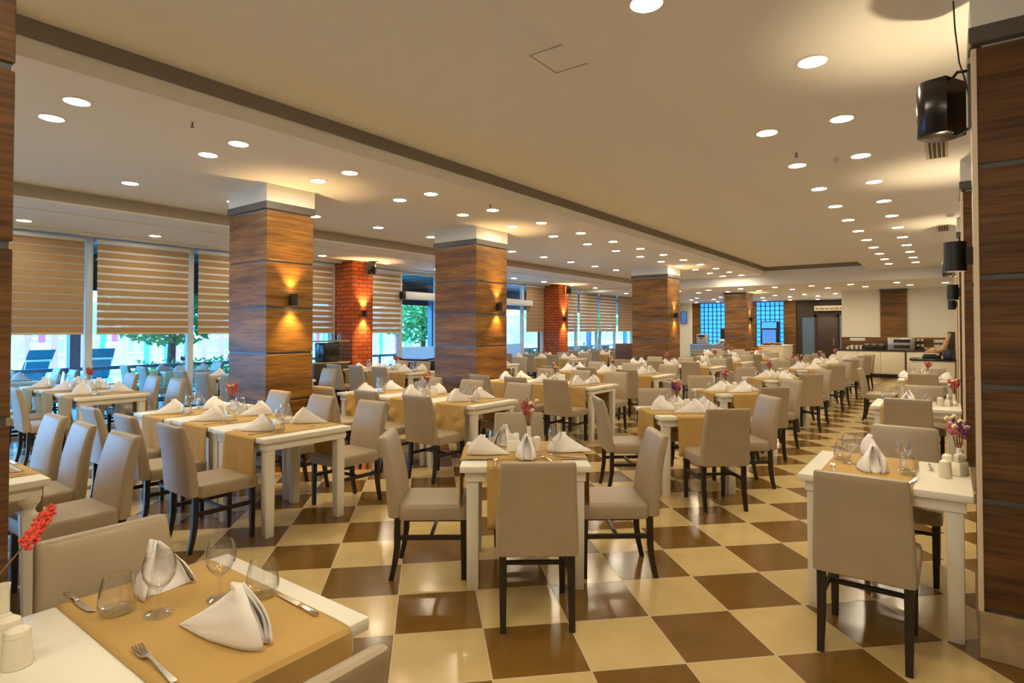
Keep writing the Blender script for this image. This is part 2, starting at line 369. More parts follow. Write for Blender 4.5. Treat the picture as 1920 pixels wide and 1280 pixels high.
for i, y in enumerate((3.57, 7.22, 10.9, 14.6, 18.3)):
    o = pillar('wall_column_%d' % (6+i), .105, .8, y, y+.62, M_WOODD, stone=True, top=CZ if y < 18 else 3.0)
    put('corner_edging', MB().box(.093, .115, y-.006, y+.012, .22, 2.9, .002, 1), M_EDGE, o)
# kitchen wall cladding
struct('wall_cladding', MB().box(-1.86, -1.12, 22.98, 23.05, 1.3, 2.82), M_WOODF)
struct('trim_5', MB().box(-1.88, -1.10, 22.96, 23.05, 2.82, 2.9), M_BAND)
struct('wall_backsplash', MB().box(-3.0, .7, 23.0, 23.05, .9, 1.3), M_WOODF)
# ---- blinds
def blind(y0, y1, gap, label, z0=1.5, z1=2.97):
    r = thing('roller_blind', label, 'blind', (-10.68, (y0+y1)/2, z1), group=None)
    w = (y1-y0)/2; m = MB(); g = MB(); n = 12; p = (z1-.05-z0)/n
    for i in range(n):
        za = z0-z1+i*p
        m.box(-.003, .003, -w, w, za+.002, za+p*(1-gap)); 
        g.box(-.0025, -.0005, -w, w, za+p*(1-gap)-.002, za+p+.004)
    put('opaque_bands', m, M_BLIND, r); put('sheer_bands', g, M_BLIND2 if gap < .2 else M_NET, r)
    put('cassette', MB().box(-.04, .04, -w-.01, w+.01, -.07, 0, .01), M_ALU, r)
    put('bottom_bar', MB().box(-.01, .01, -w, w, z0-z1-.025, z0-z1+.004, .004), M_VENT, r)
ORD = ['first', 'second', 'third', 'fourth', 'fifth', 'sixth', 'seventh', 'eighth', 'ninth', 'tenth', 'eleventh', 'twelfth', 'thirteenth', 'fourteenth', 'fifteenth', 'sixteenth', 'seventeenth', 'eighteenth']
BL = [(.44, 1.80, .15, 'closed tan striped roller blind hidden at the window behind the near left column'),
      (1.93, 3.27, .15, 'closed plain tan roller blind at the far left window'),
      (3.44, 4.81, .26, 'wide tan blind with thin bright gaps, second window from the left'),
      (4.98, 6.33, .26, 'tan striped blind with bright gaps just left of the nearest wood column'),
      (6.48, 7.80, .30, 'tan striped blind between the nearest wood column and the near brick pier'),
      (8.56, 9.76, .42, 'tan blind with wide pale stripes right of the near brick pier'),
      (15.03, 16.02, .16, 'closed golden tan blind left of the far brick pier'),
      (16.76, 18.2, .36, 'narrow striped blind directly right of the far brick pier'),
      (18.34, 19.73, .36, 'striped tan blind, second to the right of the far brick pier'),
      (19.87, 21.23, .38, 'brightly lit striped blind, third to the right of the far brick pier'),
      (21.37, 22.78, .15, 'closed golden blind, fourth to the right of the far brick pier'),
      (22.92, 24.33, .45, 'white striped blind partly hidden by the third wood column')]
for b in BL: blind(*b)
# sliding door header
o = thing('door_operator', 'long white sliding door header box with black end above the entrance', 'door header', (-10.66, 9.72, 2.3))
put('housing', MB().box(-.1, .1, .1, 5.5, 0, .17, .01), M_ALU, o); put('end_cap', MB().box(-.105, .105, 0, .1, -.01, .18, .01), M_BLACK, o)
# ================================================================== LAMPS
def mk_down():
    o = thing('downlight', 'x', 'ceiling light')
    put('trim_ring', MB().lathe([(.078, 0), (.095, -.001), (.095, -.006), (.08, -.008), (.078, -.004)], 28), M_WHITE, o)
    put('diffuser', MB().lathe([(.0005, -.003), (.04, -.003), (.079, -.003)], 28), M_LIGHT, o); return o
DL = Proto(mk_down)
def lamp(x, y, z, label, g): DL.place((x, y, z), label=label, group=g)
def nth(i): return ORD[i-1]
for nm, x, y0, n, skip in (('ceiling row beside the right columns', -.66, 2.75-4*1.215, 17, (4,)), ('ceiling row right of the recess', -1.21, 2.75-4*1.215, 17, (5,)),
                   ('ceiling row along the left edge of the recess', -5.03, 1.48-3*1.2, 18, ()), ('second ceiling row left of the recess', -5.58, 1.48-3*1.2, 18, ())):
    for i in range(n):
        if i in skip: continue
        y = y0+i*1.215 if x > -2 else y0+i*1.2
        if y < -3 or y > 18.5: continue
        lamp(x, y, CZ, 'round lit downlight, %s from near end, %s' % (nth(i+1), nm), 'downlights of the '+nm)
for i, y in enumerate((-1.0, .2, 1.4, 2.68, 3.87, 5.07, 6.25, 7.45, 8.65, 9.85, 11.05, 12.25, 13.45, 14.65, 15.85, 17.05)):
    lamp(-7.37, y, CZ, 'round downlight, %s from near end, row behind the wood columns' % nth(i+1), 'downlights behind the wood columns')
for i, y in enumerate((-.9, .73, 2.37, 4.0, 5.6, 7.07, 8.74, 10.36, 11.9, 13.48, 15.04, 16.69, 18.3)):
    lamp(-10.02, y, 3.03, 'small downlight in the window soffit, %s from the near end' % nth(i+1), 'downlights in the window soffit')
for gi, gx in enumerate((-9.6, -8.6, -7.6, -6.55, -5.5, -4.45, -3.4, -2.35, -1.2)):
    for gj, gy in enumerate((19.9, 21.2, 24.6, 26.0, 27.4)):
        if gx > -3 and gy > 22.9: continue
        lamp(gx+(.25 if gj % 2 else 0), gy, 2.9 if gy < 26.4 else 2.84, 'small buffet-area downlight, %s line from windows, %s from beam' % (nth(gi+1), nth(gj+1)), 'downlights over the buffet area')
lamp(-.1, 20.8, 2.9, 'lone lit downlight beside the rear right column', None)
def sconce(x, y, z, sx, label, r=.042, h=.135, power=24, ax=0):
    """cylinder lamp standing off a face whose outward direction is sx on X"""
    o = thing('wall_sconce', label, 'wall lamp', (x+sx*(r+.03), y, z))
    put('shade', MB().lathe([(r-.006, -h/2+.02), (r-.004, -h/2), (r, -h/2), (r, h/2), (r-.004, h/2), (r-.006, h/2-.02)], 24), M_BLACK, o)
    put('mounting_plate', MB().box(min(-sx*(r+.028), -sx*(r-.006)), max(-sx*(r+.028), -sx*(r-.006)), -.022, .022, -.045, .045), M_BLACK, o)
    for s in (-1, 1):
        put('bulb', MB().lathe([(.0005, s*(h/2-.012)), (r-.008, s*(h/2-.012))], 20), M_GLOW, o)
        ld = bpy.data.lights.new('sconce_beam', 'SPOT'); ld.energy = power*(1 if s > 0 or sx > 0 else .25); ld.color = (1, .62, .24) if sx > 0 else (1, .76, .42); ld.spot_size = R(88); ld.spot_blend = 1; ld.shadow_soft_size = .02
        lo = bpy.data.objects.new('sconce_beam', ld); COL.objects.link(lo); lo.parent = o; lo.location = (0, 0, s*(h/2+.004)); lo.rotation_euler = (R(180) if s > 0 else 0, 0, 0)
    return o
sconce(-6.13, 3.9, 1.895, 1, 'small black up and down wall lamp on the nearest left wood column')
sconce(-6.02, 7.62, 1.93, 1, 'small black up and down wall lamp on the second wood column')
sconce(-5.85, 15.0, 1.93, 1, 'small black lit wall lamp on the third wood column')
sconce(-5.85, 22.3, 1.93, 1, 'small black lit wall lamp on the farthest wood column')
sconce(-10.15, 8.2, 1.9, 1, 'black up and down lamp glowing on the near brick pier', power=45)
sconce(-10.15, 16.4, 1.9, 1, 'black up and down lamp glowing on the far brick pier', power=45)
for y, l in ((3.88, 'large black cylinder wall lamp on the nearest right column'), (7.55, 'black cylinder wall lamp on the second right column'), (11.2, 'black cylinder wall lamp on the third right column, partly hidden')):
    sconce(.105, y, 1.935, -1, l, r=.05, h=.155, power=19)
# ================================================================== CHAIR
def mk_chair():
    o = thing('dining_chair', 'x', 'chair')
    m = MB(); secs = []
    for z, g in ((.372, .012), (.378, .002), (.39, 0), (.445, 0), (.458, .004), (.466, .014), (.47, .035)):
        secs.append(rrect(0, .03, .43-2*g, .44-2*g, .035, z))
    m.loft(secs); put('seat', m, M_LEATHER, o)
    m = MB(); secs = []
    for z, y, w, t in ((.385, -.215, .405, .05), (.392, -.215, .42, .072), (.46, -.22, .42, .078), (.55, -.228, .415, .074), (.66, -.243, .405, .068), (.76, -.264, .395, .062), (.84, -.285, .388, .056), (.868, -.293, .384, .052), (.879, -.297, .376, .040), (.882, -.298, .36, .02)):
        secs.append(rrect(0, y, w, t, min(.02, t*.45), z))
    m.loft(secs); put('backrest', m, M_LEATHER, o)
    def leg(path, w):
        m = MB(); m.loft([rrect(x, y, ww, ww, .004, z, 1) for (x, y, z), ww in zip(path, w)]); return m
    for sx in (-1, 1):
        put('leg', leg([(sx*.178, .215, 0), (sx*.178, .215, .2), (sx*.178, .213, .385)], (.03, .036, .038)), M_LEG, o)
        put('leg', leg([(sx*.178, -.235, 0), (sx*.178, -.212, .1), (sx*.178, -.198, .2), (sx*.178, -.195, .39)], (.03, .034, .037, .038)), M_LEG, o)
        put('stretcher', MB().box(sx*.178-.01, sx*.178+.01, -.19, .21, .245, .275, .003, 1), M_LEG, o)
    put('stretcher', MB().box(-.17, .17, .0, .02, .248, .272, .003, 1), M_LEG, o)
    return o
CH = Proto(mk_chair)
NCH = 0
def chair(x, y, facing, label, g=None, jit=.006):
    """facing: direction the sitter looks, degrees ccw from +Y"""
    CH.place((x+random.uniform(-jit, jit), y+random.uniform(-jit, jit), 0), R(facing+random.uniform(-2, 2)*jit/.006), label, g)
# ================================================================== TABLES
TZ = .745
def mk_table(turned=False, w=.78, d=.78):
    o = thing('dining_table', 'x', 'table'); h = w/2; e = d/2
    put('tabletop', MB().box(-h, h, -e, e, TZ-.038, TZ, .006, 2), M_TABLE, o)
    put('apron', MB().box(-h+.03, h-.03, -e+.03, e-.03, TZ-.098, TZ-.037, .003, 1), M_TABLE, o)
    for sx in (-1, 1):
        for sy in (-1, 1):
            m = MB()
            if not turned: m.loft([rrect(0, 0, a, a, .006, z, 2) for z, a in ((0, .058), (.006, .066), (.3, .072), (.66, .074))])
            else:
                m.loft([rrect(0, 0, a, a, .006, z, 2) for z, a in ((0, .05), (.3, .066), (.54, .08), (.555, .078))])
                m.lathe([(.036, .55), (.03, .565), (.026, .58), (.034, .6), (.046, .615), (.05, .63), (.05, .66)], 16)
            put('leg', m, M_TABLE, o, loc=(sx*(h-.075), sy*(e-.075), 0))
    return o
TB = Proto(mk_table); TBT = Proto(mk_table, True); TBS = Proto(mk_table, False, .665, .78)
def table(x, y, rz, label, g=None, kind=0): (TB, TBT, TBS)[kind].place((x, y, 0), R(rz), label, g)
def runner_mesh(wid, L, drop, seed, crease=0.0, zoff=0.0):
    """cloth strip running along Y over a table of depth L, hanging drop at both ends"""
    rnd = random.Random(seed); m = MB(); prof = []
    h = L/2+.004; r = .012
    n = 9
    for i in range(n+1): prof.append((-h-.006, TZ-drop+(drop-.012)*i/n, 1-i/n, -1))
    for a in (45,): prof.append((-h+.004, TZ-.001, 0, -1))
    for i in range(1, 12): prof.append((-h+2*h*i/12, TZ+.0022, 0, 0))
    prof.append((h-.004, TZ-.001, 0, 1))
    for i in range(n+1): prof.append((h+.006, TZ-.012-(drop-.012)*i/n, i/n, 1))
    P = []; nx = 16; ph = rnd.uniform(0, 6)
    for y, z, hang, sd in prof:
        row = []
        for j in range(nx+1):
            x = -wid/2+wid*j/nx
            dy = sd*hang*(.006*math.sin(j*1.3+ph)+.010*math.sin(j*.55+ph*2)+.006) if sd else 0
            if crease and sd: dy += sd*crease*noise.noise(Vector((x*9+seed, z*11, sd*3)))*min(1, hang*4)
            row.append((x*(1-.02*hang), y+max(dy*1, -.004) if sd > 0 else y+min(dy, .004), z+zoff))
        P.append(row)
    m.grid(P); return m.done('runner')
RUN = {}
def runner(x, y, rz, label, g=None, wid=.44, L=.78, drop=.31, crease=0, zoff=0, seed=None):
    key = (wid, L, drop, crease, zoff, seed if seed is not None else random.randint(0, 2))
    if key not in RUN:
        me = runner_mesh(wid, L, drop, key[5], crease, zoff)
        o = put('table_runner', me, M_RUNNER); md = o.modifiers.new('thickness', 'SOLIDIFY'); md.thickness = .002; md.offset = 1
        RUN[key] = o
    else:
        o = RUN[key].copy(); COL.objects.link(o)
    o.location = (x, y, 0); o.rotation_euler = (0, 0, R(rz)); tag(o, label, 'table runner', g); return o
# ================================================================== TABLEWARE
def napkin_mesh(seed, h=.125, base=.26, spread=.055, belly=.04, bk=.58):
    rnd = random.Random(seed); m = MB()
    for layer in range(2):
        k = 1-.03*layer; q = layer
        P = Vector((rnd.uniform(-.006, .006), .028-.006*q, h*(1-.02*q))); B = Vector((rnd.uniform(-.01, .01), -base*bk*k, .003))
        for sd in (-1, 1):
            sp = spread*(1-.22*q)*(1 if sd > 0 else .85)
            F = Vector((sd*sp, base*.42*k-.012*q, .0025)); rows = []
            for i in range(13):
                s = i/12; a = P.lerp(B, s); a.z -= .007*math.sin(math.pi*s); b = F.lerp(B, s); b.x += sd*belly*(1-.12*q)*math.sin(math.pi*s**.75)
                row = []
                for j in range(11):
                    t = j/10; p = a.lerp(b, t); bul = math.sin(math.pi*t)*(1-s)
                    p.x += sd*((.012+belly*.25)*bul+.0035*(1-q*.5)); p.y += .018*bul*(1-s)
                    p.x += sd*.003*noise.noise(Vector((s*4+seed, t*4, sd+q)))
                    if i == 0 and 0 < j: p.x -= sd*.010*math.sin(math.pi*t)
                    if j == 10: p.z = .0025
                    row.append(p)
                rows.append(row)
            m.grid(rows)
    P = Vector((0, .022, h*.97)); rows = []          # inner fold seen through the opening
    for i in range(11):
        u = i/10; row = []
        for j in range(11):
            v = j/10; xx = (v*2-1)*(spread*.8*u+.004+.006*math.sin(math.pi*u)); yy = P.y+(base*.42-.02-P.y)*u-(.030+.5*spread)*math.sin(math.pi*v)*math.sin(math.pi*min(1, u*.9+.1))**.6-.004
            row.append(Vector((xx, yy+.003*math.sin(v*9+seed), P.z+(.0025-P.z)*u)))
        rows.append(row)
    m.grid(rows)
    bmesh.ops.remove_doubles(m.bm, verts=m.bm.verts[:], dist=.0005)
    return m.done('napkin', angle=70)
NP = []
for s_ in range(4):
    def mk(s_=s_):
        o = put('folded_napkin', napkin_mesh(s_, .122+.008*(s_ % 3), .26+.015*(s_ % 2), (.014, .010, .052, .02)[s_], (.040, .022, .022, .046)[s_]), M_NAPKIN)
        md = o.modifiers.new('thickness', 'SOLIDIFY'); md.thickness = .003; md.offset = 1; return tag(o, 'x', 'napkin')
    NP.append(Proto(mk))
def napkin(x, y, rz, label, g=None, k=None, z=TZ+.005, sc=1): NP[random.randrange(4) if k is None else k].place((x, y, z), R(rz), label, g, sc=(sc, sc, sc))
def mk_hood():
    o = put('folded_napkin', napkin_mesh(9, .135, .31, .078, .02, .24), M_NAPKIN)
    md = o.modifiers.new('thickness', 'SOLIDIFY'); md.thickness = .003; md.offset = 1; return tag(o, 'x', 'napkin')
NP.append(Proto(mk_hood))
def mk_wine():
    return tag(put('wine_glass', MB().lathe([(r*1.2, z*1.08) for r, z in ((.0005, .0), (.031, .0), (.032, .002), (.016, .006), (.0045, .012), (.0038, .03), (.004, .058), (.009, .066), (.024, .08), (.034, .1), (.0365, .12), (.034, .142), (.0295, .158), (.0285, .158), (.033, .142), (.0353, .12), (.0325, .1), (.022, .082), (.006, .07), (.0005, .068))], 32), M_GLASS), 'x', 'glass')
def mk_tumbler():
    return tag(put('tumbler', MB().lathe([(r*1.25, z*1.05) for r, z in ((.0005, 0), (.027, 0), (.033, .005), (.0385, .022), (.038, .04), (.034, .07), (.0285, .098), (.0275, .098), (.033, .07), (.0365, .04), (.0365, .024), (.03, .014), (.0005, .012))], 32), M_GLASS), 'x', 'glass')
WG = Proto(mk_wine); TU = Proto(mk_tumbler)
def mk_fork():
    m = MB(); m.loft([rrect(0, y, w, .0, .0, z) if 0 else [(-w/2, y, z), (w/2, y, z), (w/2, y, z+.0022), (-w/2, y, z+.0022)] for y, w, z in ((-.1, .009, .0), (-.095, .013, 0), (-.04, .009, .002), (.01, .006, .006), (.03, .008, .006), (.042, .021, .003), (.055, .023, .001))])
    for k in range(4):
        x = -.0095+k*.0063; m.loft([[(x-.0018, y, z), (x+.0018, y, z), (x+.0018, y, z+.002), (x-.0018, y, z+.002)] for y, z in ((.054, .001), (.075, .001), (.098, .006))])
    return tag(put('fork', m, M_STEEL), 'x', 'fork')
def mk_knife():
    m = MB(); m.loft([[(-w/2, y, 0), (w/2, y, 0), (w/2, y, t), (-w/2, y, t)] for y, w, t in ((-.105, .010, .004), (-.1, .015, .006), (-.02, .010, .006), (-.012, .008, .005))])
    m.loft([[(-.006, y, .001), (-.006+w, y, .001), (-.006+w, y, .003), (-.006, y, .003)] for y, w in ((-.012, .010), (0, .017), (.05, .018), (.085, .014), (.1, .004))])
    return tag(put('knife', m, M_STEEL), 'x', 'knife')
FK = Proto(mk_fork); KN = Proto(mk_knife)
def mk_shaker():
    o = thing('salt_shaker', 'x', 'shaker')
    put('body', MB().lathe([(.0005, 0), (.030, 0), (.032, .005), (.028, .064), (.027, .072)], 24), M_CERAM, o)
    put('cap', MB().lathe([(.0275, .071), (.028, .075), (.025, .085), (.015, .092), (.0005, .094)], 24), M_CERAM, o); return o
SH = Proto(mk_shaker)
def mk_holder():
    o = thing('napkin_holder', 'x', 'napkin holder')
    put('ceramic_stand', MB().loft([rrect(0, 0, a, b, .008, z) for z, a, b in ((0, .088, .05), (.004, .093, .055), (.068, .085, .045), (.072, .08, .04))]), M_CERAM, o)
    m = MB()
    for k in range(5):
        y = -.012+k*.006; m.grid([[(-.036+.072*j/6, y+.006*math.sin(j+k)*i/3, .06+.05*i/3+.012*math.sin(j*.9+k)*(i/3)) for j in range(7)] for i in range(4)])
    p = put('paper_napkins', m, M_PAPER, o); md = p.modifiers.new('t', 'SOLIDIFY'); md.thickness = .0025; return o
HO = Proto(mk_holder)
def mk_vase():
    return tag(put('bud_vase', MB().lathe([(.0005, 0), (.03, 0), (.034, .008), (.033, .022), (.022, .036), (.0145, .046), (.014, .1), (.0165, .122), (.0145, .122), (.0115, .1), (.011, .05), (.0005, .03)], 24), M_CERAM), 'x', 'vase')
VA = Proto(mk_vase)
def mk_flowers(a, b, seed, yellow):
    def f(nb={5: 10, 6: 7}.get(seed, 5)):
        rnd = random.Random(seed); o = thing('dried_flowers', 'x', 'flowers')
        st = MB(); A = MB(); B = MB(); Y = MB()
        for k in range(19):
            an = rnd.uniform(0, 6.283); rr = rnd.uniform(.008, .056); hh = rnd.uniform(.10, .175)
            tip = Vector((rr*math.cos(an), rr*math.sin(an), hh)); st.tube([(0, 0, -.05), tip*.5+Vector((0, 0, .0)), tip], .0014, 5)
            d = tip.normalized()
            if k < 19-nb:
                mb = A if k % 2 else B
                n = 9
                for q in range(n):
                    t = q/n; c = tip*.62+d*(.075*t); rad = .0085*math.sin(math.pi*(.15+.85*t))+.0025
                    mb.ball(c+Vector((rnd.uniform(-1, 1), rnd.uniform(-1, 1), rnd.uniform(-1, 1)))*.005, rad, (1, 1, 1.3), 1)
            else:
                for q in range(7):
                    aa = q*.9; Y.ball(tip+Vector((math.cos(aa)*.010, math.sin(aa)*.010, .006*math.sin(aa*2))), .0085, (1, 1, .9), 1)
                Y.ball(tip, .009)
        put('stems', st, M_STEM, o); put('plume', A, a, o); put('plume', B, b, o); put('blossoms', Y, yellow, o); return o
    return f
FL = [Proto(mk_flowers(M_RED, M_PINK, 1, M_YELLOW)), Proto(mk_flowers(M_PINK, M_PURPLE, 2, M_YELLOW)), Proto(mk_flowers(M_RED, M_RED, 3, M_YELLOW)), Proto(mk_flowers(M_PINK, M_PURPLE, 5, mat('pale cream blossoms', (.86, .72, .52), .8, var=.25, scale=80))), Proto(mk_flowers(M_RED, M_PINK, 6, mat('pale cream blossoms', (.86, .72, .52), .8)))]
def vase(x, y, where, k=0, z=TZ+.001, fs=1.0):
    VA.place((x, y, z), 0, 'slim cream bud vase on the '+where); FL[k].place((x, y, z+.115), random.uniform(0, 6), ('red and pink' if k == 0 else 'pink and purple' if k == 1 else 'red, plum and cream' if k == 4 else 'dark red')+' dried flowers in vase, '+where, sc=(fs, fs, fs))
def cruets(x, y, rz, where, z=TZ+.001):
    where = where.replace('middle of the ', '')
    c, s = math.cos(R(rz)), math.sin(R(rz))
    HO.place((x, y, z), R(rz), 'cream napkin holder with paper napkins on the '+where)
    for i, (dx, l) in enumerate(((-.09, 'left'), (-.155, 'outer'))):
        SH.place((x+c*dx-s*(-.01-.02*i), y+s*dx+c*(-.01-.02*i), z), 0, 'cream shaker %s the napkin holder, %s' % ('touching' if i == 0 else 'farther from', where))
def setting(tx, ty, rz, side, where, lvl, nk=None, jit=True, off=0.0):
    """place setting on table centre (tx,ty) yaw rz; side = direction of the diner in table frame, deg (0 = -Y side)
       lvl 0 napkin only, 1 + glasses, 2 + cutlery"""
    a = R(rz+side)
    def P(x, y): return (tx+x*math.cos(a)-y*math.sin(a), ty+x*math.sin(a)+y*math.cos(a))
    j = (lambda s: random.uniform(-s, s)) if jit else (lambda s: 0)
    x, y = P(.0+off+j(.015), -.21+j(.015)); napkin(x, y, random.choice((-64, 116))+j(22) if nk == 'M' else rz+side+nk if nk is not None else random.choice((-38, 142))+j(16), 'white tent-folded napkin, '+where, sc=1.08)
    if lvl >= 1:
        x, y = P(off+.13, -.10); WG.place((x, y, TZ+.006), 0, 'stemmed wine glass, '+where)
        x, y = P(off+.215, -.17); TU.place((x, y, TZ+.006), 0, 'clear tumbler, '+where)
    if lvl >= 2:
        x, y = P(off-.17, -.23); FK.place((x, y, TZ+.006), a+R(j(6)), 'steel fork, '+where)
        x, y = P(off+.15, -.27); KN.place((x, y, TZ+.006), a+R(j(6)), 'steel knife, '+where)
# ================================================================== TABLE ROWS
def row(name, y0, xr, n, w=.775, kind=0, near=True, far=True, lvl=0, deep=.78, runner_kw=None, vase_at=None, vk=0, cru=True, ends=0, skipn=(), skipf=(), nk=None):
    kw = dict(runner_kw or {})
    for i in range(n):
        x = xr-w/2-i*w; dy = (-.012, .010, -.006, .008)[i % 4]; yc = y0+deep/2+dy
        pos = ('aisle-end', 'middle', 'window-end', 'outermost')[i] if n <= 3 else ('aisle-end', 'second', 'third', 'outermost')[i]
        if n == 2 and i == 1: pos = 'window-end'
        wh = '%s table, %s' % (pos, name)
        table(x, yc, 0, 'white wooden %s' % wh, 'tables of the '+name, kind)
        runner(x+(.05 if w > .7 else 0), yc, 0, 'mustard runner over the %s' % wh, 'runners of the '+name, wid=.44, L=deep, **kw)
        L = lvl if i < 2 else min(lvl, 1)
        if i not in skipn: setting(x, yc, 0, 0, 'near side of '+wh, L, nk)
        if i not in skipf: setting(x, yc, 0, 180, 'far side of '+wh, L)
        if near and i not in skipn: chair(x+.02, y0-.205, 0, 'taupe chair, near side of '+wh, 'near-side chairs of the '+name)
        if far and i not in skipf: chair(x+.06, y0+deep+.19, 180, 'taupe chair, far side of '+wh, 'far-side chairs of the '+name)
    xv = xr-w*(n/2)-.1 if vase_at is None else vase_at[0]; yv = y0+deep/2+.05 if vase_at is None else vase_at[1]
    vase(xv, yv, 'middle of the '+name, vk)
    if cru: cruets(xv+.16, yv-.05, 20, 'middle of the '+name)
row('first row left of aisle', 2.37, -4.03, 3, lvl=2, vase_at=(-5.62, 2.95), vk=0, runner_kw=dict(drop=.33))
row('second row left of aisle', 4.70, -4.0, 3, lvl=1, vase_at=(-5.22, 5.22), vk=2, runner_kw=dict(drop=.36, crease=.06, seed=1))
row('third row left of aisle', 7.18, -3.96, 3, w=.665, kind=2, lvl=1, vase_at=(-4.95, 7.75), vk=2, runner_kw=dict(drop=.38, crease=.02, seed=2))
row('fourth row left of aisle', 9.60, -4.03, 3, lvl=1, vase_at=(-5.2, 10.2), vk=2, runner_kw=dict(drop=.36, seed=0))
row('fifth row left of aisle', 12.55, -4.0, 3, kind=1, lvl=1, vk=2, runner_kw=dict(seed=0))
row('sixth row left of aisle', 14.85, -4.0, 2, kind=1, lvl=1, vk=2, runner_kw=dict(seed=1))
row('seventh row left of aisle', 17.2, -3.9, 3, kind=1, lvl=1, vk=2, runner_kw=dict(seed=1))
row('row before rear wood column', 19.5, -4.7, 3, kind=1, lvl=0, vk=2, runner_kw=dict(seed=1))
row('first window-side row', 2.46, -8.18, 3, w=.775, lvl=1, vase_at=(-9.55, 3.0), vk=2, runner_kw=dict(drop=.31, seed=0))
row('second window-side row', 4.95, -8.25, 3, lvl=0, vk=2, runner_kw=dict(seed=0), cru=False)
row('third window-side row', 7.55, -7.98, 3, w=.665, kind=2, lvl=1, vase_at=(-9.0, 8.1), vk=2, runner_kw=dict(seed=2))
row('fourth window-side row', 10.5, -8.2, 2, lvl=0, vk=2, runner_kw=dict(seed=2))
row('fifth window-side row', 13.75, -8.2, 3, lvl=0, vk=2, runner_kw=dict(seed=2))
row('sixth window-side row', 16.9, -7.9, 3, lvl=0, vk=2, runner_kw=dict(seed=2), cru=False)
row('seventh window-side row', 19.6, -7.9, 3, lvl=0, vk=2, runner_kw=dict(seed=2), cru=False)
# row at the left edge, turned legs
for i in range(2):
    x = -3.92-.39-i*.78; wh = ('aisle-end', 'window-end')[i]+' table of the row at the left picture edge'
    table(x, .67, 0, 'white turned-leg '+wh, None, 1); runner(x, .67, 0, 'mustard runner on the '+wh)
    setting(x, .67, 0, 180, 'far side of '+wh, 2)
for i, x in enumerate((-4.26, -4.98, -5.62)):
    chair(x, 1.25, 180, ('taupe chair nearest the aisle on the far side of the left-edge row', 'middle taupe chair on the far side of the left-edge row', 'third taupe chair from the aisle on the far side of the left-edge row')[i])
table(-5.87, .67, 0, 'white turned-leg third table of the row at the left picture edge', None, 1)
# diamond tables in the middle
NMD = ['front diagonal table in the middle', 'second diagonal table along the aisle', 'third diagonal table along the aisle', 'fourth diagonal table along the aisle', 'fifth diagonal table along the aisle', 'sixth diagonal table along the aisle', 'farthest diagonal table along the aisle']
MM = [(-2.25, 3.13, 38), (-2.12, 5.71, 42), (-2.3, 7.93, 47), (-2.32, 10.42, 47), (-2.38, 13.3, 45), (-2.4, 15.7, 45), (-2.4, 18.1, 45)]
for k, (x, y, rz) in enumerate(MM):
    n = NMD[k]
    table(x, y, rz, 'white square '+n, 'diagonal tables along the aisle')
    runner(x, y, rz, 'front-to-back mustard runner, '+n, wid=.46, L=.78, drop=.36, seed=1)
    runner(x, y, rz+90, 'sideways upper mustard runner, '+n, wid=.46, L=.78, drop=.3, zoff=.0035, seed=2)
    a = R(rz)
    for q, (sd, ln) in enumerate(((0, 'near'), (90, 'right-hand'), (180, 'far'), (270, 'left-hand'))):
        b = a+R(sd); dx, dy = math.sin(b), -math.cos(b)
        dist = .39+.2
        sh = (.037 if k < 2 and sd == 0 else 0)
        chair(x+dx*dist+math.cos(b)*sh, y+dy*dist+math.sin(b)*sh, math.degrees(b), 'taupe chair at the %s side of the %s' % (ln, n), 'chairs at the diagonal tables', .002 if k == 0 else .006)
        if k == 0: continue
        setting(x, y, rz, sd, '%s side of the %s' % (ln, n), 1 if (k < 4 and sd in (0, 180)) else 0, nk='M')
    if k:
        vase(x-.13, y+.12, n, (1, 0, 0, 1, 1, 0)[k-1]); cruets(x+.03, y-.02, rz+20, n)
# front diagonal table ware
n = NMD[0]
napkin(-2.385, 2.90, 130, 'large white tent napkin at the left of the '+n, k=1, z=TZ+.010)
napkin(-2.14, 3.01, 218, 'white napkin facing the camera at the front of the '+n, k=0, z=TZ+.010, sc=1.2)
napkin(-2.03, 3.30, -55+180, 'large white tent napkin at the right of the '+n, k=3, z=TZ+.010, sc=1.05)
napkin(-2.49, 3.26, 200, 'tall white napkin at the back of the '+n, k=2, z=TZ+.010)
TU.place((-2.52, 3.17, TZ+.010), 0, 'clear tumbler at the back left of the '+n); TU.place((-2.10, 3.42, TZ+.010), 0, 'clear tumbler behind the right napkin of the '+n)
WG.place((-2.03, 3.17, TZ+.010), 0, 'wine glass beside the right napkin of the '+n)
KN.place((-2.33, 2.78, TZ+.011), R(125), 'steel knife lying at the left front of the '+n); FK.place((-2.18, 2.75, TZ+.011), R(38), 'steel fork at the front edge of the '+n)
KN.place((-1.90, 3.16, TZ+.011), R(-60), 'steel knife lying at the right of the '+n); FK.place((-1.99, 3.02, TZ+.011), R(60), 'steel fork beside the front napkin of the '+n)
vase(-2.38, 3.38, n, 4, z=TZ+.009, fs=1.1); cruets(-2.30, 3.09, 218, n, z=TZ+.009)
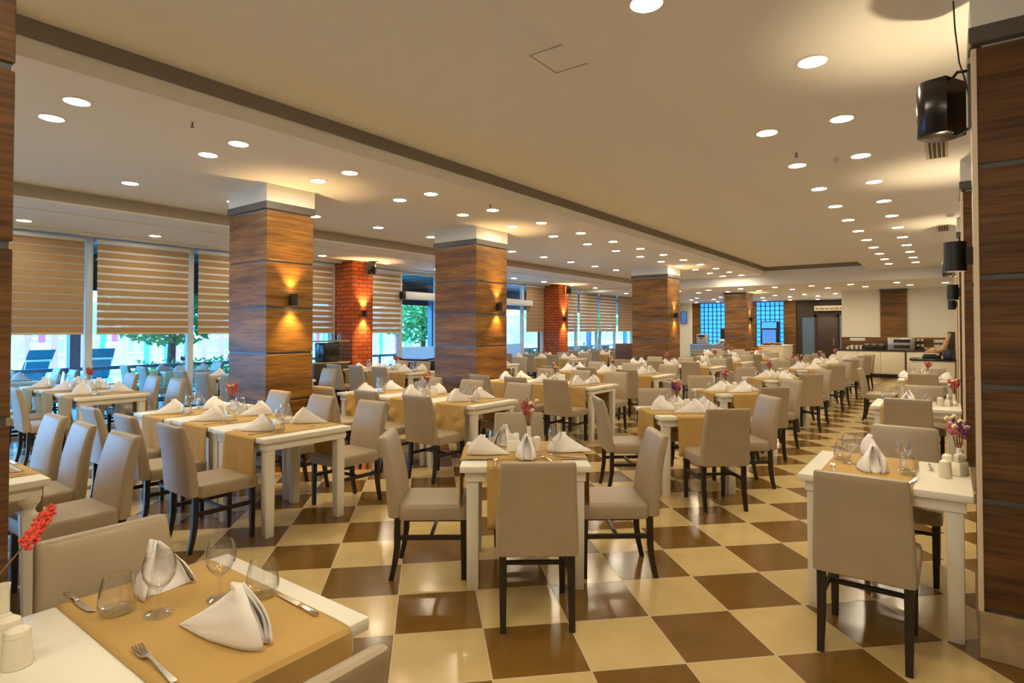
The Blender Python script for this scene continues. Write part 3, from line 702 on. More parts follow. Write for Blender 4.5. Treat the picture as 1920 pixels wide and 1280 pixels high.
# tables along the right columns
for k, (y0, nm) in enumerate(((3.58, 'front right table beside the wood column'), (7.28, 'second table beside the right columns'), (11.35, 'third table beside the right columns'))):
    x = -.305; yc = y0+.42
    o = table(x, yc, 0, 'white '+nm, None)
    runner(-.38, yc, 0, 'mustard runner hanging over the '+nm, wid=.44, L=.78, drop=.33, seed=k % 3)
    chair(-.34, y0-.16, 0, 'taupe chair on the near side of the '+nm, None, 0); chair(-.26, y0+1.0, 180, 'taupe chair on the far side of the '+nm, None, 0)
    if k == 2: chair(-.98, yc+.05, -90, 'taupe chair on the aisle side of the '+nm)
    if k == 0:
        napkin(-.37, 3.95, 195, 'white napkin standing at the front of the '+nm, k=3, sc=1.2); napkin(-.40, 4.31, 30, 'tall white napkin at the back of the '+nm, k=1, sc=1.1)
        WG.place((-.49, 4.03, TZ+.006), 0, 'wine glass left of the napkins on the '+nm); TU.place((-.54, 4.12, TZ+.006), 0, 'tumbler at the left of the '+nm)
        WG.place((-.22, 4.03, TZ+.006), 0, 'wine glass right of the napkins on the '+nm); TU.place((-.19, 3.92, TZ+.006), 0, 'tumbler at the right front of the '+nm)
        FK.place((-.55, 3.84, TZ+.006), R(10), 'steel fork at the left of the '+nm); KN.place((-.17, 3.74, TZ+.006), R(-8), 'steel knife at the right front of the '+nm); FK.place((-.1, 4.2, TZ+.006), R(185), 'steel fork at the back right of the '+nm)
        SH.place((-.03, 3.99, TZ+.001), 0, 'cream shaker left of the napkin holder, '+nm); HO.place((.035, 4.09, TZ+.001), R(60), 'cream napkin holder stuffed with paper napkins on the '+nm)
        SH.place((-.02, 4.19, TZ+.001), 0, 'cream shaker behind the napkin holder on the '+nm)
        VA.place((.035, 4.28, TZ+.001), 0, 'slim cream bud vase on the '+nm); FL[3].place((.03, 4.28, TZ+.116), 1, 'bright pink, purple and cream dried flowers on the '+nm, sc=(1.1, 1.1, 1.05))
    else:
        setting(-.38, yc, 0, 0, 'near side of the '+nm, 2, nk=180); setting(-.38, yc, 0, 180, 'far side of the '+nm, 1, nk=0)
        if k == 2: napkin(-.6, yc, 60, 'white napkin at the aisle end of the '+nm); napkin(-.08, yc-.1, -60, 'white napkin at the column end of the '+nm)
        vase(.03 if k == 1 else -.3, yc+.12, nm, 1-k % 2 if k == 1 else 0); SH.place((-.09, yc-.05, TZ+.001), 0, 'cream shaker on the '+nm); HO.place((-.02, yc, TZ+.001), R(70), 'cream napkin holder on the '+nm)
# foreground table (left)
n = 'foreground table'
table(-1.705, .70, 0, 'white table in the left foreground', None)
runner(-1.705, .80, 90, 'mustard runner across the foreground table', wid=.44, L=.78, drop=.3, seed=1)
chair(-2.00, .77, -90, 'taupe chair behind the foreground table', None, 0)
chair(-1.27, .66, 90, 'taupe chair at the bottom edge in front of the foreground table', None, 0)
napkin(-1.505, .795, -77, 'large white tent napkin at the right of the foreground table', k=1, sc=1.12)
napkin(-2.035, .815, -86, 'white folded napkin at the back of the foreground table', k=4, sc=1.0)
TU.place((-1.90, .67, TZ+.006), 0, 'tumbler at the left of the foreground table'); WG.place((-1.79, .735, TZ+.006), 0, 'wine glass in the middle of the foreground table')
WG.place((-1.745, .885, TZ+.006), 0, 'wine glass at the back of the foreground table'); TU.place((-1.67, .975, TZ+.006), 0, 'tumbler behind the right napkin on the foreground table')
KN.place((-2.05, .625, TZ+.006), R(-88), 'steel knife at the left of the foreground table'); KN.place((-1.53, 1.0, TZ+.006), R(88), 'steel knife at the right of the foreground table')
FK.place((-1.53, .62, TZ+.006), R(88), 'steel fork at the bottom of the foreground table', sc=(1.15, 1.15, 1.15))
SH.place((-1.80, .425, TZ+.001), 0, 'cream shaker in front at the left edge of the foreground table'); SH.place((-1.88, .425, TZ+.001), 0, 'cream shaker behind the other one on the foreground table')
HO.place((-1.96, .40, TZ+.001), R(20), 'cream napkin holder behind the near left column on the foreground table')
VA.place((-2.04, .45, TZ+.001), 0, 'bud vase behind the near left column on the foreground table')
def mk_plume():
    o = thing('dried_flowers', 'coral red plume leaning out of the vase on the foreground table', 'flowers')
    put('stems', MB().tube([(0, 0, -.06), (-.004, .01, .04), (-.02, .06, .10), (-.05, .10, .13)], .0018, 6), M_STEM, o)
    m = MB(); rnd = random.Random(4)
    for k in range(260):
        t = k/260; c = Vector((-.02-.055*t, .065+.06*t, .105+.065*t)); m.ball(c+Vector((rnd.gauss(0, 1), rnd.gauss(0, 1), rnd.gauss(0, 1)))*.0055, .0048*(1.1-.4*t), (1, 1, 1.2), 1)
    put('plume', m, M_CORAL, o); return o
pl = mk_plume(); pl.location = (-2.10, .43, TZ+.07); pl.scale = (1.35, 1.35, 1.15)
# ================================================================== SPEAKERS, VENTS, SMALL CEILING THINGS
def speaker(loc, rz, label, w=.18, h=.27, d=.2, cable=True):
    o = thing('wall_speaker', label, 'speaker', loc, rz)
    secs = []
    for z, g in ((-h/2, .006), (-h/2+.006, 0), (h/2-.006, 0), (h/2, .006)):
        pts = []
        for k in range(13):
            a = math.pi*(k/12); pts.append(((w/2-g)*math.cos(a), (d*.5-g)*math.sin(a)**.8*(1)+d*.08, z))
        pts += [(-(w/2-g)*.8, -d*.42+g, z), ((w/2-g)*.8, -d*.42+g, z)]
        secs.append(pts)
    m = MB(); m.loft(secs); put('cabinet', m.done('cabinet', angle=50), M_BLACKG, o)
    put('bracket', MB().tube([(0, -d*.3, h/2+.0), (0, -d*.45, h/2+.025), (0, -d*.45-.06, h/2+.01)], .008, 6).tube([(0, -d*.3, -h/2), (0, -d*.45, -h/2-.012), (0, -d*.45-.06, -h/2+.01)], .008, 6).box(-.02, .02, -d*.45-.07, -d*.45-.055, -h/2, h/2+.04), M_BLACK, o)
    return o
speaker((.005-.03, 3.72, 2.68), R(62), 'large black rounded speaker hung on the nearest right column', .21, .28, .17)
tag(put('speaker_cable', MB().tube([(.03, 3.64, 3.19), (.035, 3.64, 3.05), (.05, 3.65, 2.88), (.07, 3.66, 2.8), (.088, 3.665, 2.70)], .004, 6), M_BLACK), 'thin black cable from the ceiling to the large speaker', 'cable')
speaker((-.01, 11.4, 2.5), R(80), 'black speaker on the third right column, mid distance', .15, .24, .14)
speaker((-10.03, 8.32, 2.88), R(-60), 'black box speaker at the top of the near brick pier', .17, .27, .16)
speaker((-10.03, 16.5, 2.86), R(-60), 'black box speaker at the top of the far brick pier', .17, .27, .16)
def vent(x, y, label, L=.75):
    o = thing('ceiling_vent', label, 'vent', (x, y, CZ))
    put('frame', MB().box(-.085, -.06, -L/2, L/2, -.008, 0).box(.06, .085, -L/2, L/2, -.008, 0).box(-.06, .06, -L/2, -L/2+.025, -.008, 0).box(-.06, .06, L/2-.025, L/2, -.008, 0), M_VENT, o)
    put('backing', MB().box(-.06, .06, -L/2+.025, L/2-.025, -.002, 0), M_BLACK, o)
    for dx in (-.035, .0, .035): put('slat', MB().box(dx-.005, dx+.005, -L/2+.025, L/2-.025, -.008, -.002), M_VENT, o)
vent(-.08, 6.55, 'long slotted ceiling vent below the large speaker'); vent(-.07, 11.75, 'second slotted ceiling vent near the right columns'); vent(-.03, 17.3, 'farthest slotted ceiling vent near the right columns')
def mk_spr():
    o = thing('sprinkler', 'x', 'sprinkler')
    put('rose', MB().lathe([(.0005, -.004), (.03, -.004), (.032, 0)], 16), M_WHITE, o)
    put('head', MB().tube([(0, 0, -.004), (0, 0, -.03)], .007, 8).lathe([(.0005, -.045), (.016, -.045), (.016, -.042), (.0005, -.042)], 12).box(-.012, -.009, -.002, .002, -.045, -.02).box(.009, .012, -.002, .002, -.045, -.02), M_GROOVE, o); return o
SP = Proto(mk_spr)
SP.place((-4.8, 2.18, CZ), 0, 'small ceiling sprinkler between the left lamp pairs'); SP.place((-4.83, 5.98, CZ), 0, 'small ceiling sprinkler beside the recess, farther away'); SP.place((-1.13, 5.93, CZ), 0, 'small ceiling sprinkler between the right lamp rows')
tag(put('ceiling_hook', MB().tube([(-.86+.018*math.cos(t*.7), 6.35, 3.18+.018*math.sin(t*.7)) for t in range(10)], .003, 6), M_STEM), 'small dark ring hook in the ceiling right of the lamp rows', 'hook')
tag(put('smoke_detector', MB().lathe([(.0005, 3.155), (.04, 3.16), (.05, 3.18), (.05, 3.2)], 20, (.02, 10.4)), M_WHITE), 'round smoke detector beside the right columns', 'detector')
# ================================================================== BACK OF THE ROOM
o = thing('base_cabinet', 'long cream base cabinet run along the rear wall', 'cabinet', (-3.08, 22.3, 0))
put('plinth', MB().box(.05, 3.75, .08, .7, 0, .12), M_BLACK, o)
put('carcass', MB().box(0, 3.75, .03, .7, .12, .86), M_CAB, o)
for x0, x1 in ((0, .62), (.63, 1.27), (1.28, 1.92), (1.97, 2.6), (2.61, 3.2), (3.21, 3.75)): put('cabinet_door', MB().box(x0, x1, .005, .03, .14, .85, .004), M_CAB, o)
put('filler_strip', MB().box(1.925, 1.965, .0, .03, .12, .86), M_DARK, o)
put('worktop', MB().box(-.03, 3.78, -.02, .72, .86, .9, .005), M_TOP, o)
WT = .901
def mug(x, y, z, s=1): return put('cup', MB().lathe([(.0005, 0), (.03*s, 0), (.042*s, .07*s), (.04*s, .07*s), (.028*s, .01), (.0005, .01)], 14), M_CERAM, None, (x, y, z))
for i in range(4):
    for j in range(3):
        for kz in range(2):
            if kz and i == 0: continue
            tag(mug(-2.76+i*.13, 22.45+j*.13, WT+kz*.072), 'white cup, %s column from the wall end, %s row, %s layer, rear worktop' % (nth(i+1), ('front', 'middle', 'back')[j], ('lower', 'upper')[kz]), 'cup', 'stacked cups on the rear worktop')
for i in range(3):
    for kz in range(5): tag(put('plate', MB().lathe([(.0005, 0), (.07, 0), (.1, .018), (.098, .02), (.068, .004), (.0005, .004)], 20), M_CERAM, None, (-2.72+i*.25, 22.86, WT+kz*.022)), 'white plate %s from the bottom in the %s stack behind the cups' % (nth(kz+1), ('left', 'middle', 'right')[i]), 'plate', 'plate stacks on the rear worktop')
tag(put('cup_box', MB().box(-2.33, -1.72, 22.4, 22.75, WT, WT+.13, .006), M_BLACK), 'black box tray left of the oven on the rear worktop', 'tray')
for i in range(3): tag(put('bowl', MB().lathe([(.0005, 0), (.05, 0), (.095, .06), (.09, .06), (.045, .008), (.0005, .008)], 20), M_CERAM, None, (-2.2+i*.2, 22.57, WT+.131)), 'white bowl on the black box tray, %s from the left' % nth(i+1), 'bowl', 'bowls on the black box tray')
o = thing('toaster_oven', 'steel two-deck conveyor oven on the rear worktop', 'oven', (-1.62, 22.42, WT))
put('housing', MB().box(0, .72, 0, .45, 0, .40, .008), mat('brushed steel', (.48, .46, .44), .3, metal=.9), o)
for z in (.06, .24): put('deck_opening', MB().box(.16, .6, -.012, .01, z, z+.1, .004), M_BLACK, o)
put('control_knob', MB().lathe([(.0005, 0), (.02, 0), (.02, .02)], 12, (.08, -.01)), M_BLACK, o)
def plate_socket(x, z, n, label):
    o = thing('socket_strip', label, 'socket', (x, 22.985, z)); put('cover_plate', MB().box(0, .09*n, -.01, .01, 0, .09, .003), M_WHITE, o)
    for i in range(n): put('socket', MB().box(.02+.09*i, .07+.09*i, -.014, -.008, .02, .07, .003), M_VENT, o)
plate_socket(-2.75, 1.18, 5, 'white socket strip above the cups'); plate_socket(-.42, 1.14, 5, 'white socket strip right of the cup shelf'); plate_socket(-.42, .98, 2, 'small white switch plate below the right socket strip')
for r_, z in ((0, 1.03), (1, 1.2)):
    tag(put('wall_shelf', MB().box(-1.1, -.68, 22.86, 22.98, z-.012, z, .002), M_CERAM), ('lower' if r_ == 0 else 'upper')+' white cup shelf on the wood backsplash', 'shelf')
    for i in range(4): tag(mug(-1.05+i*.11, 22.92, z+.001, .9), 'white cup on the %s wall shelf, %s from the left' % ('lower' if r_ == 0 else 'upper', nth(i+1)), 'cup', 'cups on the wall shelves')
tag(put('tray_rack', MB().box(-.85, -.3, 22.45, 22.7, WT, WT+.03, .004).box(-.75, -.4, 22.5, 22.65, WT+.03, WT+.07, .006), M_BLACK), 'low black tray below the cup shelves', 'tray')
# island counter
o = thing('island_counter', 'cream island counter with black top beside the rear columns', 'counter', (-.80, 17.2, 0))
put('body', MB().box(.03, .88, .03, .8, 0, .80, .004), M_CAB, o); put('worktop', MB().box(0, .92, 0, .84, .80, .85, .012), M_TOP, o); put('corner_post', MB().box(.885, .915, .02, .06, 0, .8), M_DARK, o)
tag(put('serving_tray', MB().box(-.55, -.2, 17.45, 17.75, .851, .93, .01), M_BLACK), 'black serving tray on the island counter', 'tray')
tag(put('dish', MB().lathe([(.0005, 0), (.1, 0), (.15, .03), (.145, .03), (.095, .006), (.0005, .006)], 24, (-.4, 17.6)), M_CERAM, None, (0, 0, .931)), 'white oval dish on the black serving tray', 'dish')
m = MB(); rnd = random.Random(11)
m.tube([(-.50, 17.62, 1.0), (-.36, 17.6, 1.05), (-.22, 17.6, 1.04), (-.13, 17.62, 1.1), (-.09, 17.62, 1.22), (-.04, 17.62, 1.36), (.0, 17.62, 1.46)], [.02, .06, .075, .07, .05, .04, .03], 10)
for q in range(16):
    x = -.48+.3*rnd.random(); m.tube([(x, 17.6, 1.03), (x-.05+.1*rnd.random(), 17.58, 1.1), (x-.08*rnd.random(), 17.6, 1.06+.1*rnd.random())], [.02, .014, .004], 6)
m.tube([(-.12, 17.6, 1.05), (-.11, 17.58, .95), (-.12, 17.56, .852)], [.05, .045, .03], 8); m.tube([(-.2, 17.66, 1.02), (-.19, 17.68, .92), (-.2, 17.7, .852)], [.04, .035, .025], 8)
tag(put('driftwood_sculpture', m, mat('pale driftwood', (.52, .32, .16), .8, var=.3, scale=14, bump=.5, bscale=40)), 'pale driftwood sculpture rising from the island counter', 'sculpture')
tag(put('dark_crock', MB().lathe([(.0005, 0), (.1, 0), (.12, .02), (.12, .2), (.11, .22), (.0005, .22)], 24, (-.02, 17.5)), mat('navy enamel', (.012, .016, .035), .3), None, (0, 0, .851)), 'dark navy round pot right of the driftwood on the island', 'pot')
tag(put('display_board', MB().box(-.05, .095, 17.95, 18.0, .85, 1.5, .005), M_DARK), 'tall dark brown board standing behind the driftwood', 'board')
# buffet and appliances at back left
o = thing('buffet_counter', 'cream buffet counter with fruit and bread at the back', 'counter', (-5.7, 22.9, 0))
put('body', MB().box(0, .85, 0, 1.6, 0, .95, .005), M_CAB, o); put('worktop', MB().box(-.02, .87, -.02, 1.62, .95, .98, .005), M_CREAM, o)
rnd = random.Random(3)
for i in range(3):
    tag(put('bread_basket', MB().lathe([(.0005, 0), (.12, 0), (.17, .06), (.16, .06), (.11, .01), (.0005, .01)], 20, (-5.45+.0*i+.28*(i % 2), 23.1+.4*i)), M_STEM, None, (0, 0, .981)), '%s shallow dark basket on the cream buffet counter' % ORD[i], 'basket')
    for q in range(6): tag(put('bread_roll', MB().ball((0, 0, .03), .045, (1.2, .9, .7), 2), mat('golden bread', (.62, .33, .08), .6, var=.3, scale=30), None, (-5.45+.28*(i % 2)+.07*math.cos(q), 23.1+.4*i+.07*math.sin(q), .995+.02*(q % 2))), 'golden bread roll in the %s basket on the buffet counter, %s of six' % (ORD[i], ORD[q]), 'bread', 'bread rolls on the buffet counter')
tag(put('bread_bowl', MB().lathe([(.0005, 0), (.1, 0), (.2, .1), (.19, .1), (.09, .01), (.0005, .01)], 24, (-5.64, 22.45)), mat('red orange cloth', (.75, .14, .03), .7), None, (0, 0, 0)), 'red basket beside the buffet counter', 'basket').location.z = .78
tag(put('side_stand', MB().box(-5.82, -5.54, 22.3, 22.6, 0, .78, .01), M_CAB), 'small cream stand carrying the red basket', 'stand')
o = thing('fire_extinguisher', 'red and yellow fire extinguisher right of the buffet counter', 'fire extinguisher', (-4.62, 23.4, 0))
put('cylinder', MB().lathe([(.0005, 0.0), (.08, 0), (.085, .02), (.085, .5), (.06, .58), (.02, .62), (.02, .68), (.0005, .68)], 20), mat('extinguisher red', (.45, .03, .015), .3), o); put('label_band', MB().lathe([(.0865, .2), (.0865, .36)], 20), mat('yellow label', (.6, .32, .04), .5), o); put('valve', MB().box(-.03, .05, -.01, .01, .68, .72), M_BLACK, o)
o = thing('display_fridge', 'tall drinks fridge with glowing blue header and door', 'fridge', (-6.7, 27.3, 0))
put('body', MB().box(0, .66, .06, .7, 0, 1.92, .01), M_BLACK, o); put('header', MB().box(.03, .63, .04, .06, 1.62, 1.88), M_BLUE, o)
put('lit_door', MB().box(.05, .61, .045, .06, .2, 1.55), mat('cold blue lit interior', (.05, .1, .2), .3, emit=(.06, .32, 1.0), es=.3), o)
for z in (.5, .85, 1.2): put('shelf', MB().box(.06, .6, .035, .046, z, z+.015), mat('pale shelf edge', (.5, .6, .7), .4), o)
o = thing('menu_screen', 'small blue menu screen tilted on the white wall', 'screen', (-10.5, 28.2, 2.15)); o.scale = (1.05, 1, 1)
for c_ in (): pass
put('bezel', MB().box(-.14, .14, -.02, .02, -.3, .3, .006), M_BLACK, o); put('display', MB().box(-.125, .125, -.024, -.02, -.28, .28), M_SCREEN, o); put('arm', MB().box(-.02, .02, .02, .1, -.03, .03), M_BLACK, o)
o = thing('air_curtain', 'cream slotted air curtain above the rear door', 'air conditioner', (-4.7, BY-.25, 2.36))
put('housing', MB().box(0, 1.75, 0, .24, 0, .22, .02), M_VENT, o)
for i in range(9): put('louvre', MB().box(.05+i*.185, .2+i*.185, -.006, .004, .05, .13, .002), mat('vent brown', (.28, .20, .11), .5), o)
# appliances behind third column
o = thing('service_counter', 'grey service counter with machines right of the third column', 'counter', (-8.9, 24.6, 0))
put('body', MB().box(0, 1.9, 0, .7, 0, .9, .005), mat('grey laminate', (.3, .29, .28), .5), o); put('worktop', MB().box(-.02, 1.92, -.02, .72, .9, .94, .004), M_STEEL, o)
o = thing('chafing_dish', 'steel chafing dish on the grey service counter', 'dish', (-7.6, 24.9, .941))
put('base', MB().box(-.25, .25, -.16, .16, 0, .1, .02), M_STEEL, o); put('lid', MB().lathe([(.24, .1), (.2, .17), (.1, .22), (.0005, .235)], 24), M_STEEL, o); put('handle', MB().tube([(-.05, -.2, .14), (0, -.24, .15), (.05, -.2, .14)], .008), M_BLACK, o)
o = thing('coffee_machine', 'cream and black coffee machine on the grey service counter', 'coffee machine', (-8.45, 24.8, .941))
put('housing', MB().box(-.2, .2, -.12, .2, 0, .42, .02), M_VENT, o); put('spout', MB().box(-.04, .04, -.2, -.12, .22, .27, .005), M_BLACK, o); put('panel', MB().box(-.15, .15, -.128, -.118, .3, .38, .002), M_BLACK, o)
tag(put('monitor', MB().box(-8.15, -7.95, 26.3, 26.35, .95, 1.6, .006).box(-8.1, -8.0, 26.25, 26.45, 0, .95, .005), M_BLACK), 'tall black appliance in front of the glass blocks', 'appliance')
o = thing('wooden_cabinet', 'brown wooden cabinet standing left of the third column', 'cabinet', (-7.45, 14.75, 0))
put('carcass', MB().box(0, .55, 0, .45, 0, 1.17, .004), wood_mat('reddish walnut', (.08, .035, .02), (.2, .1, .06), 3), o); put('cabinet_door', MB().box(.02, .53, -.018, 0, .05, 1.13, .003), MATS['reddish walnut'], o); put('handle', MB().tube([(.46, -.03, .6), (.46, -.03, .75)], .006), M_STEEL, o)
o = thing('service_cabinet', 'dark service cabinet at the window between column and brick pier', 'cabinet', (-10.55, 6.95, 0))
put('carcass', MB().box(0, .45, 0, .85, 0, .86, .005), M_DARK, o); put('shelf', MB().box(-.02, .47, -.02, .87, .86, .89, .003), M_STONE, o); put('upright', MB().box(0, .05, 0, .06, .89, 1.45).box(0, .05, .79, .85, .89, 1.45), M_DARK, o); put('upper_shelf', MB().box(0, .45, 0, .85, 1.3, 1.33, .003), M_STONE, o)
tag(put('black_appliance', MB().box(-10.45, -10.15, 7.2, 7.6, .891, 1.28, .02), M_BLACKG), 'black appliance on the dark service cabinet', 'appliance')
for i in range(5): tag(put('jug', MB().lathe([(.0005, 0), (.035, 0), (.04, .1), (.028, .16), (.026, .16), (.037, .1), (.0005, .01)], 16), M_GLASS, None, (-10.3, 7.05+i*.16, 1.331)), 'clear glass jug on the dark service cabinet, %s from the column side' % nth(i+1), 'jug', 'glass jugs on the dark service cabinet')
o = thing('waiting_bench', 'black bench with curved arms in front of the glass entrance', 'bench', (-10.2, 9.3, 0))
put('seat', MB().box(-.22, .2, .05, 1.9, .34, .44, .02), M_BLACK, o)
put('back_rail', MB().tube([(.1, -.02, .5), (-.05, -.05, .86), (-.2, 0, .92), (-.22, .3, .84), (-.22, 1.0, .80), (-.22, 1.7, .84), (-.2, 1.95, .92), (-.05, 2.0, .86), (.1, 1.97, .5)], .025, 8), M_BLACK, o)
put('back_cushion', MB().box(-.24, -.16, .1, 1.85, .48, .78, .02), M_BLACK, o)
for sy in (.1, 1.85):
    for sx in (-.18, .16): put('leg', MB().box(sx-.02, sx+.02, sy-.02, sy+.02, 0, .34), M_BLACK, o)
# tray on first row and high chairs
tag(put('tray', MB().box(-5.95, -5.55, 3.0, 3.14, TZ+.005, TZ+.06, .004), M_WHITE), 'white box with bluish top at the back of the first row', 'box')
def mk_high():
    o = thing('high_chair', 'x', 'high chair'); pl_ = mat('pale grey plastic', (.50, .50, .46), .4)
    m = MB(); P = []
    for z, g in ((.42, 0), (.7, .03), (.72, .035)):
        P.append([((.2+g)*math.cos(a), (.2+g)*math.sin(a), z) for a in [math.pi*(.0+1.0*k/14) for k in range(15)]])
    m.grid(P); q = put('shell', m, pl_, o); md = q.modifiers.new('t', 'SOLIDIFY'); md.thickness = .02
    put('seat', MB().lathe([(.0005, .42), (.2, .42), (.2, .45), (.0005, .45)], 20), pl_, o)
    for sx in (-1, 1):
        for sy in (-1, 1): put('leg', MB().tube([(sx*.14, sy*.14, .43), (sx*.22, sy*.22, 0)], .014), pl_, o)
    return o
HI = Proto(mk_high)
HI.place((-6.75, 3.22, 0), R(-30), 'pale plastic high chair left of the nearest wood column'); HI.place((-5.72, 6.75, 0), R(0), 'pale plastic high chair in front of the second wood column'); HI.place((-6.6, 6.6, 0), R(20), 'pale plastic high chair left of the second wood column')
# ================================================================== OUTSIDE
M_PAVE = mat('pale terrace paving', (.36, .40, .40), .7, var=.1, scale=3)
M_TEAL = mat('teal lounger cushion', (.015, .16, .22), .8)
M_LEAF = mat('tree leaves', (.08, .26, .07), .7, var=.5, scale=6, trans=.3)
M_BARK = mat('bark', (.07, .055, .045), .9)
M_OWH = mat('outdoor white', (.72, .78, .82), .7)
M_OGR = mat('blue grey post', (.13, .17, .25), .6)
struct('ground', MB().box(-60, -11, -20, 60, -.12, -.02), M_PAVE)
struct('roof', MB().box(-14.2, -11.0, -3, 30, 3.05, 3.15), mat('dark canopy boards', (.022, .024, .028), .3))
struct('trim_7', MB().box(-14.28, -14.2, -3, 30, 2.36, 3.15), M_DARK)
m = MB()
for y in [y_*.6 for y_ in range(-5, 50)]: m.box(-14.2, -11.0, y, y+.03, 3.03, 3.05)
struct('trim_6', m, mat('canopy battens', (.12, .13, .14), .5))
def tree(x, y, h, r, label, seed, low=.5):
    o = thing('tree', label, 'tree', (x, y, -.02)); rnd = random.Random(seed); t = MB(); t.tube([(0, 0, 0), (.05, .03, h*.4), (-.03, .05, h*.75)], [.12, .09, .05], 8)
    for k in range(6): a = k*1.05; t.tube([(0, 0, h*(.35+.05*k)), (r*.4*math.cos(a), r*.4*math.sin(a), h*(.6+.04*k)), (r*.75*math.cos(a), r*.75*math.sin(a), h*(.68+.04*k))], [.04, .03, .012], 6)
    put('trunk', t, M_BARK, o); L = MB()
    for k in range(2600):
        d = Vector((rnd.gauss(0, 1), rnd.gauss(0, 1), rnd.gauss(0, 1))).normalized()*(rnd.random()**.4)
        cl = noise.noise(d*2.5+Vector((seed, 0, 0)))
        if cl < (-.12 if seed not in (1, 2, 6) else -.3): continue
        c = Vector((d.x*r, d.y*r, h*.5*(1+low)+d.z*h*.5*(1-low))); s = rnd.uniform(.05, .1)*(1.5 if seed in (1, 2, 6) else 1)
        u = Vector((rnd.gauss(0, 1), rnd.gauss(0, 1), rnd.gauss(0, .5))).normalized(); v = u.orthogonal().normalized()
        vs = [L.bm.verts.new(c+u*s), L.bm.verts.new(c+v*s*.5), L.bm.verts.new(c-u*s), L.bm.verts.new(c-v*s*.5)]; L.bm.faces.new(vs)
    put('foliage', L, M_LEAF, o); return o
tree(-15.6, 6.6, 3.3, 1.5, 'leafy green tree outside behind the second window', 1, .35)
tree(-16.5, 16.2, 3.4, 1.7, 'round green tree seen through the glass entrance', 2, .3)
tree(-18, 27.5, 3.6, 1.5, 'thin branching tree outside the far windows', 3, .45)
tree(-17, 31.5, 3.4, 1.4, 'second small tree outside the far windows', 5, .4)
tree(-22, 3.5, 4.5, 2.2, 'large tree beyond the fence at far left', 6, .4)
o = thing('hedge', 'low green hedge below the tree outside', 'hedge', (-14.85, 7.6, 0)); L = MB(); rnd = random.Random(8)
for k in range(1800):
    c = Vector((rnd.uniform(-.35, .35), rnd.uniform(-2.0, 2.4), rnd.uniform(.1, .75)+.12*math.sin(k))); u = Vector((rnd.gauss(0, 1), rnd.gauss(0, 1), rnd.gauss(0, 1))).normalized()*.07; v = u.orthogonal().normalized()*.035
    L.bm.faces.new([L.bm.verts.new(c+u), L.bm.verts.new(c+v), L.bm.verts.new(c-u), L.bm.verts.new(c-v)])
put('foliage', L, mat('hedge leaves', (.14, .36, .12), .7, var=.5, scale=5, trans=.3), o)
for y, l in ((4.06, 'nearest'), (14.2, 'second'), (25, 'third'), (29, 'farthest')):
    struct('wall_post', MB().box(-14.2, -14.0, y, y+.18, 0, 3.05), M_OGR)
o = thing('terrace_railing', 'dark low railing along the terrace edge outside', 'railing', (-14.1, 0, 0))
put('rail', MB().box(-.03, .03, -4, 30, .72, .79).box(-.02, .02, -4, 30, .4, .43), M_OGR, o)
for y in range(-4, 30, 2): put('post', MB().box(-.03, .03, y, y+.06, 0, .75), M_OGR, o)
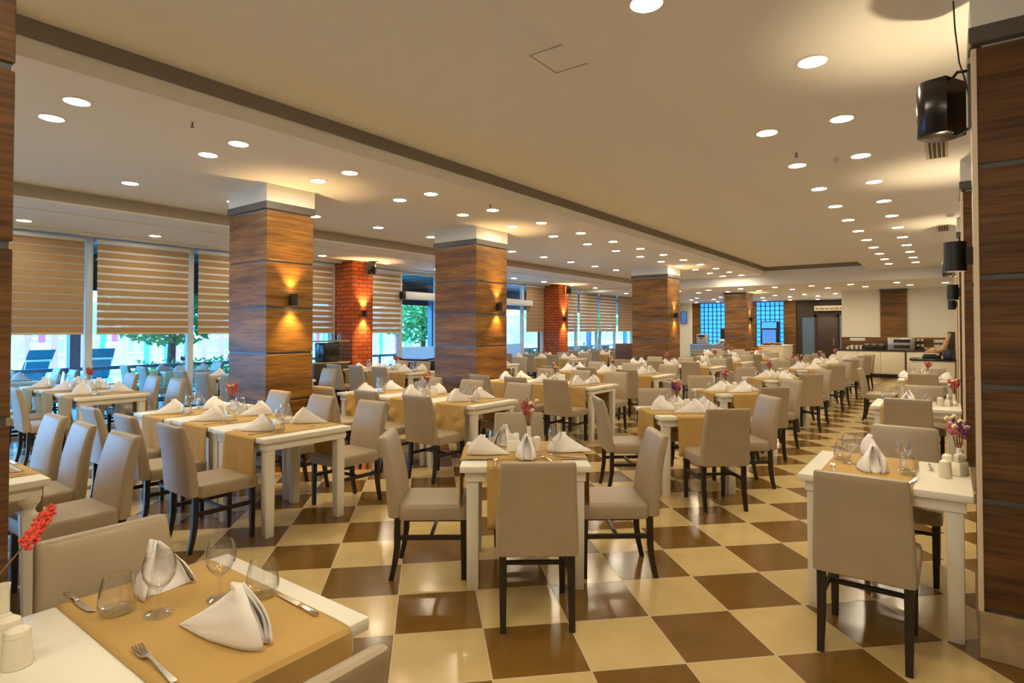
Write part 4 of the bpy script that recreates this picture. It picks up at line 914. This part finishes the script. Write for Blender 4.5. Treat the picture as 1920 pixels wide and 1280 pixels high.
def mk_lounger():
    o = thing('sun_lounger', 'x', 'sun lounger')
    put('frame', MB().box(-.32, .32, -.6, 1.2, .28, .33, .01), M_OWH, o)
    m = MB(); m.loft([[(-.33, y-.04, z+.03), (.33, y-.04, z+.03), (.33, y+.04, z-.03), (-.33, y+.04, z-.03)] for y, z in ((-.55, .36), (-.85, .62), (-1.15, .92), (-1.22, .98))]); put('backrest', m, M_TEAL, o)
    put('cushion', MB().box(-.31, .31, -.55, 1.15, .33, .4, .02), M_TEAL, o); put('strap', MB().loft([[(-.335, -.98-.05, .74+.03), (.335, -.98-.05, .74+.03), (.335, -.98+.05, .80-.03), (-.335, -.98+.05, .80-.03)], [(-.335, -1.02-.05, .78+.03), (.335, -1.02-.05, .78+.03), (.335, -1.02+.05, .84-.03), (-.335, -1.02+.05, .84-.03)]]), M_OWH, o)
    for sx in (-1, 1):
        for y in (-.5, 1.1): put('leg', MB().box(sx*.28-.02, sx*.28+.02, y-.02, y+.02, 0, .28), M_OWH, o)
        put('prop', MB().tube([(sx*.3, -1.05, .8), (sx*.3, -.7, .3)], .012), M_OWH, o)
    return o
LO = Proto(mk_lounger)
LO.place((-17.0, 4.0, 0), R(97), 'teal cushioned sun lounger outside at far left', sc=(.75, .85, 1.1)); LO.place((-17.0, 5.38, 0), R(84), 'teal cushioned sun lounger outside in the second window', sc=(.75, .85, 1.1))
for i, (x, y) in enumerate(((-18.7, 4.8), (-18.7, 6.45))):
    o = thing('white_daybed', ('white upright daybed behind the left lounger outside', 'white upright daybed behind the second lounger outside')[i], 'daybed', (x, y, 0), R(95)); o.scale = (.42, .5, .9)
    put('back', MB().box(-.5, .5, -.05, .05, .3, 1.35, .02), M_OWH, o); put('seat', MB().box(-.5, .5, -.05, 1.4, .25, .4, .03), M_OWH, o)
    for sx in (-.45, .45):
        for sy in (0, 1.3): put('leg', MB().box(sx-.03, sx+.03, sy-.03, sy+.03, -.02, .27), M_OWH, o)
cols = [(.5, .55, .6), (.45, .06, .09), (.06, .2, .4), (.5, .42, .1), (.45, .16, .25), (.1, .3, .38)]
o = thing('playground_fence', 'colourful upright board fence beyond the loungers', 'fence', (-26, 0, 0))
put('rail', MB().box(-.03, .0, -2, 34, .6, .68).box(-.03, .0, -2, 34, 1.2, 1.28), mat('pink rail', (.7, .25, .4), .6), o)
for k in range(90):
    c = random.choice(cols); put('board', MB().box(0, .03, -1+k*.38, -1+k*.38+.2, .1, 1.35+.15*random.random()), mat('board %d' % cols.index(c), c, .6), o)
struct('wall_outside', MB().box(-40, -39.8, -20, 90, 0, 3.2), mat('pale outside wall', (.34, .40, .44), .8, var=.3, scale=.6))
# terrace tables just outside the glass
row('terrace row outside left windows', 2.2, -11.4, 2, lvl=0, vk=2, cru=False)
row('terrace row outside second window', 5.0, -11.4, 2, lvl=0, vk=2, cru=False)
row('terrace row before far brick pier', 15.2, -11.4, 2, lvl=0, vk=2, cru=False)
row('first terrace row past far pier', 18.3, -11.4, 2, lvl=0, vk=2, cru=False)
row('second terrace row past far pier', 21.0, -11.4, 2, lvl=0, vk=2, cru=False)
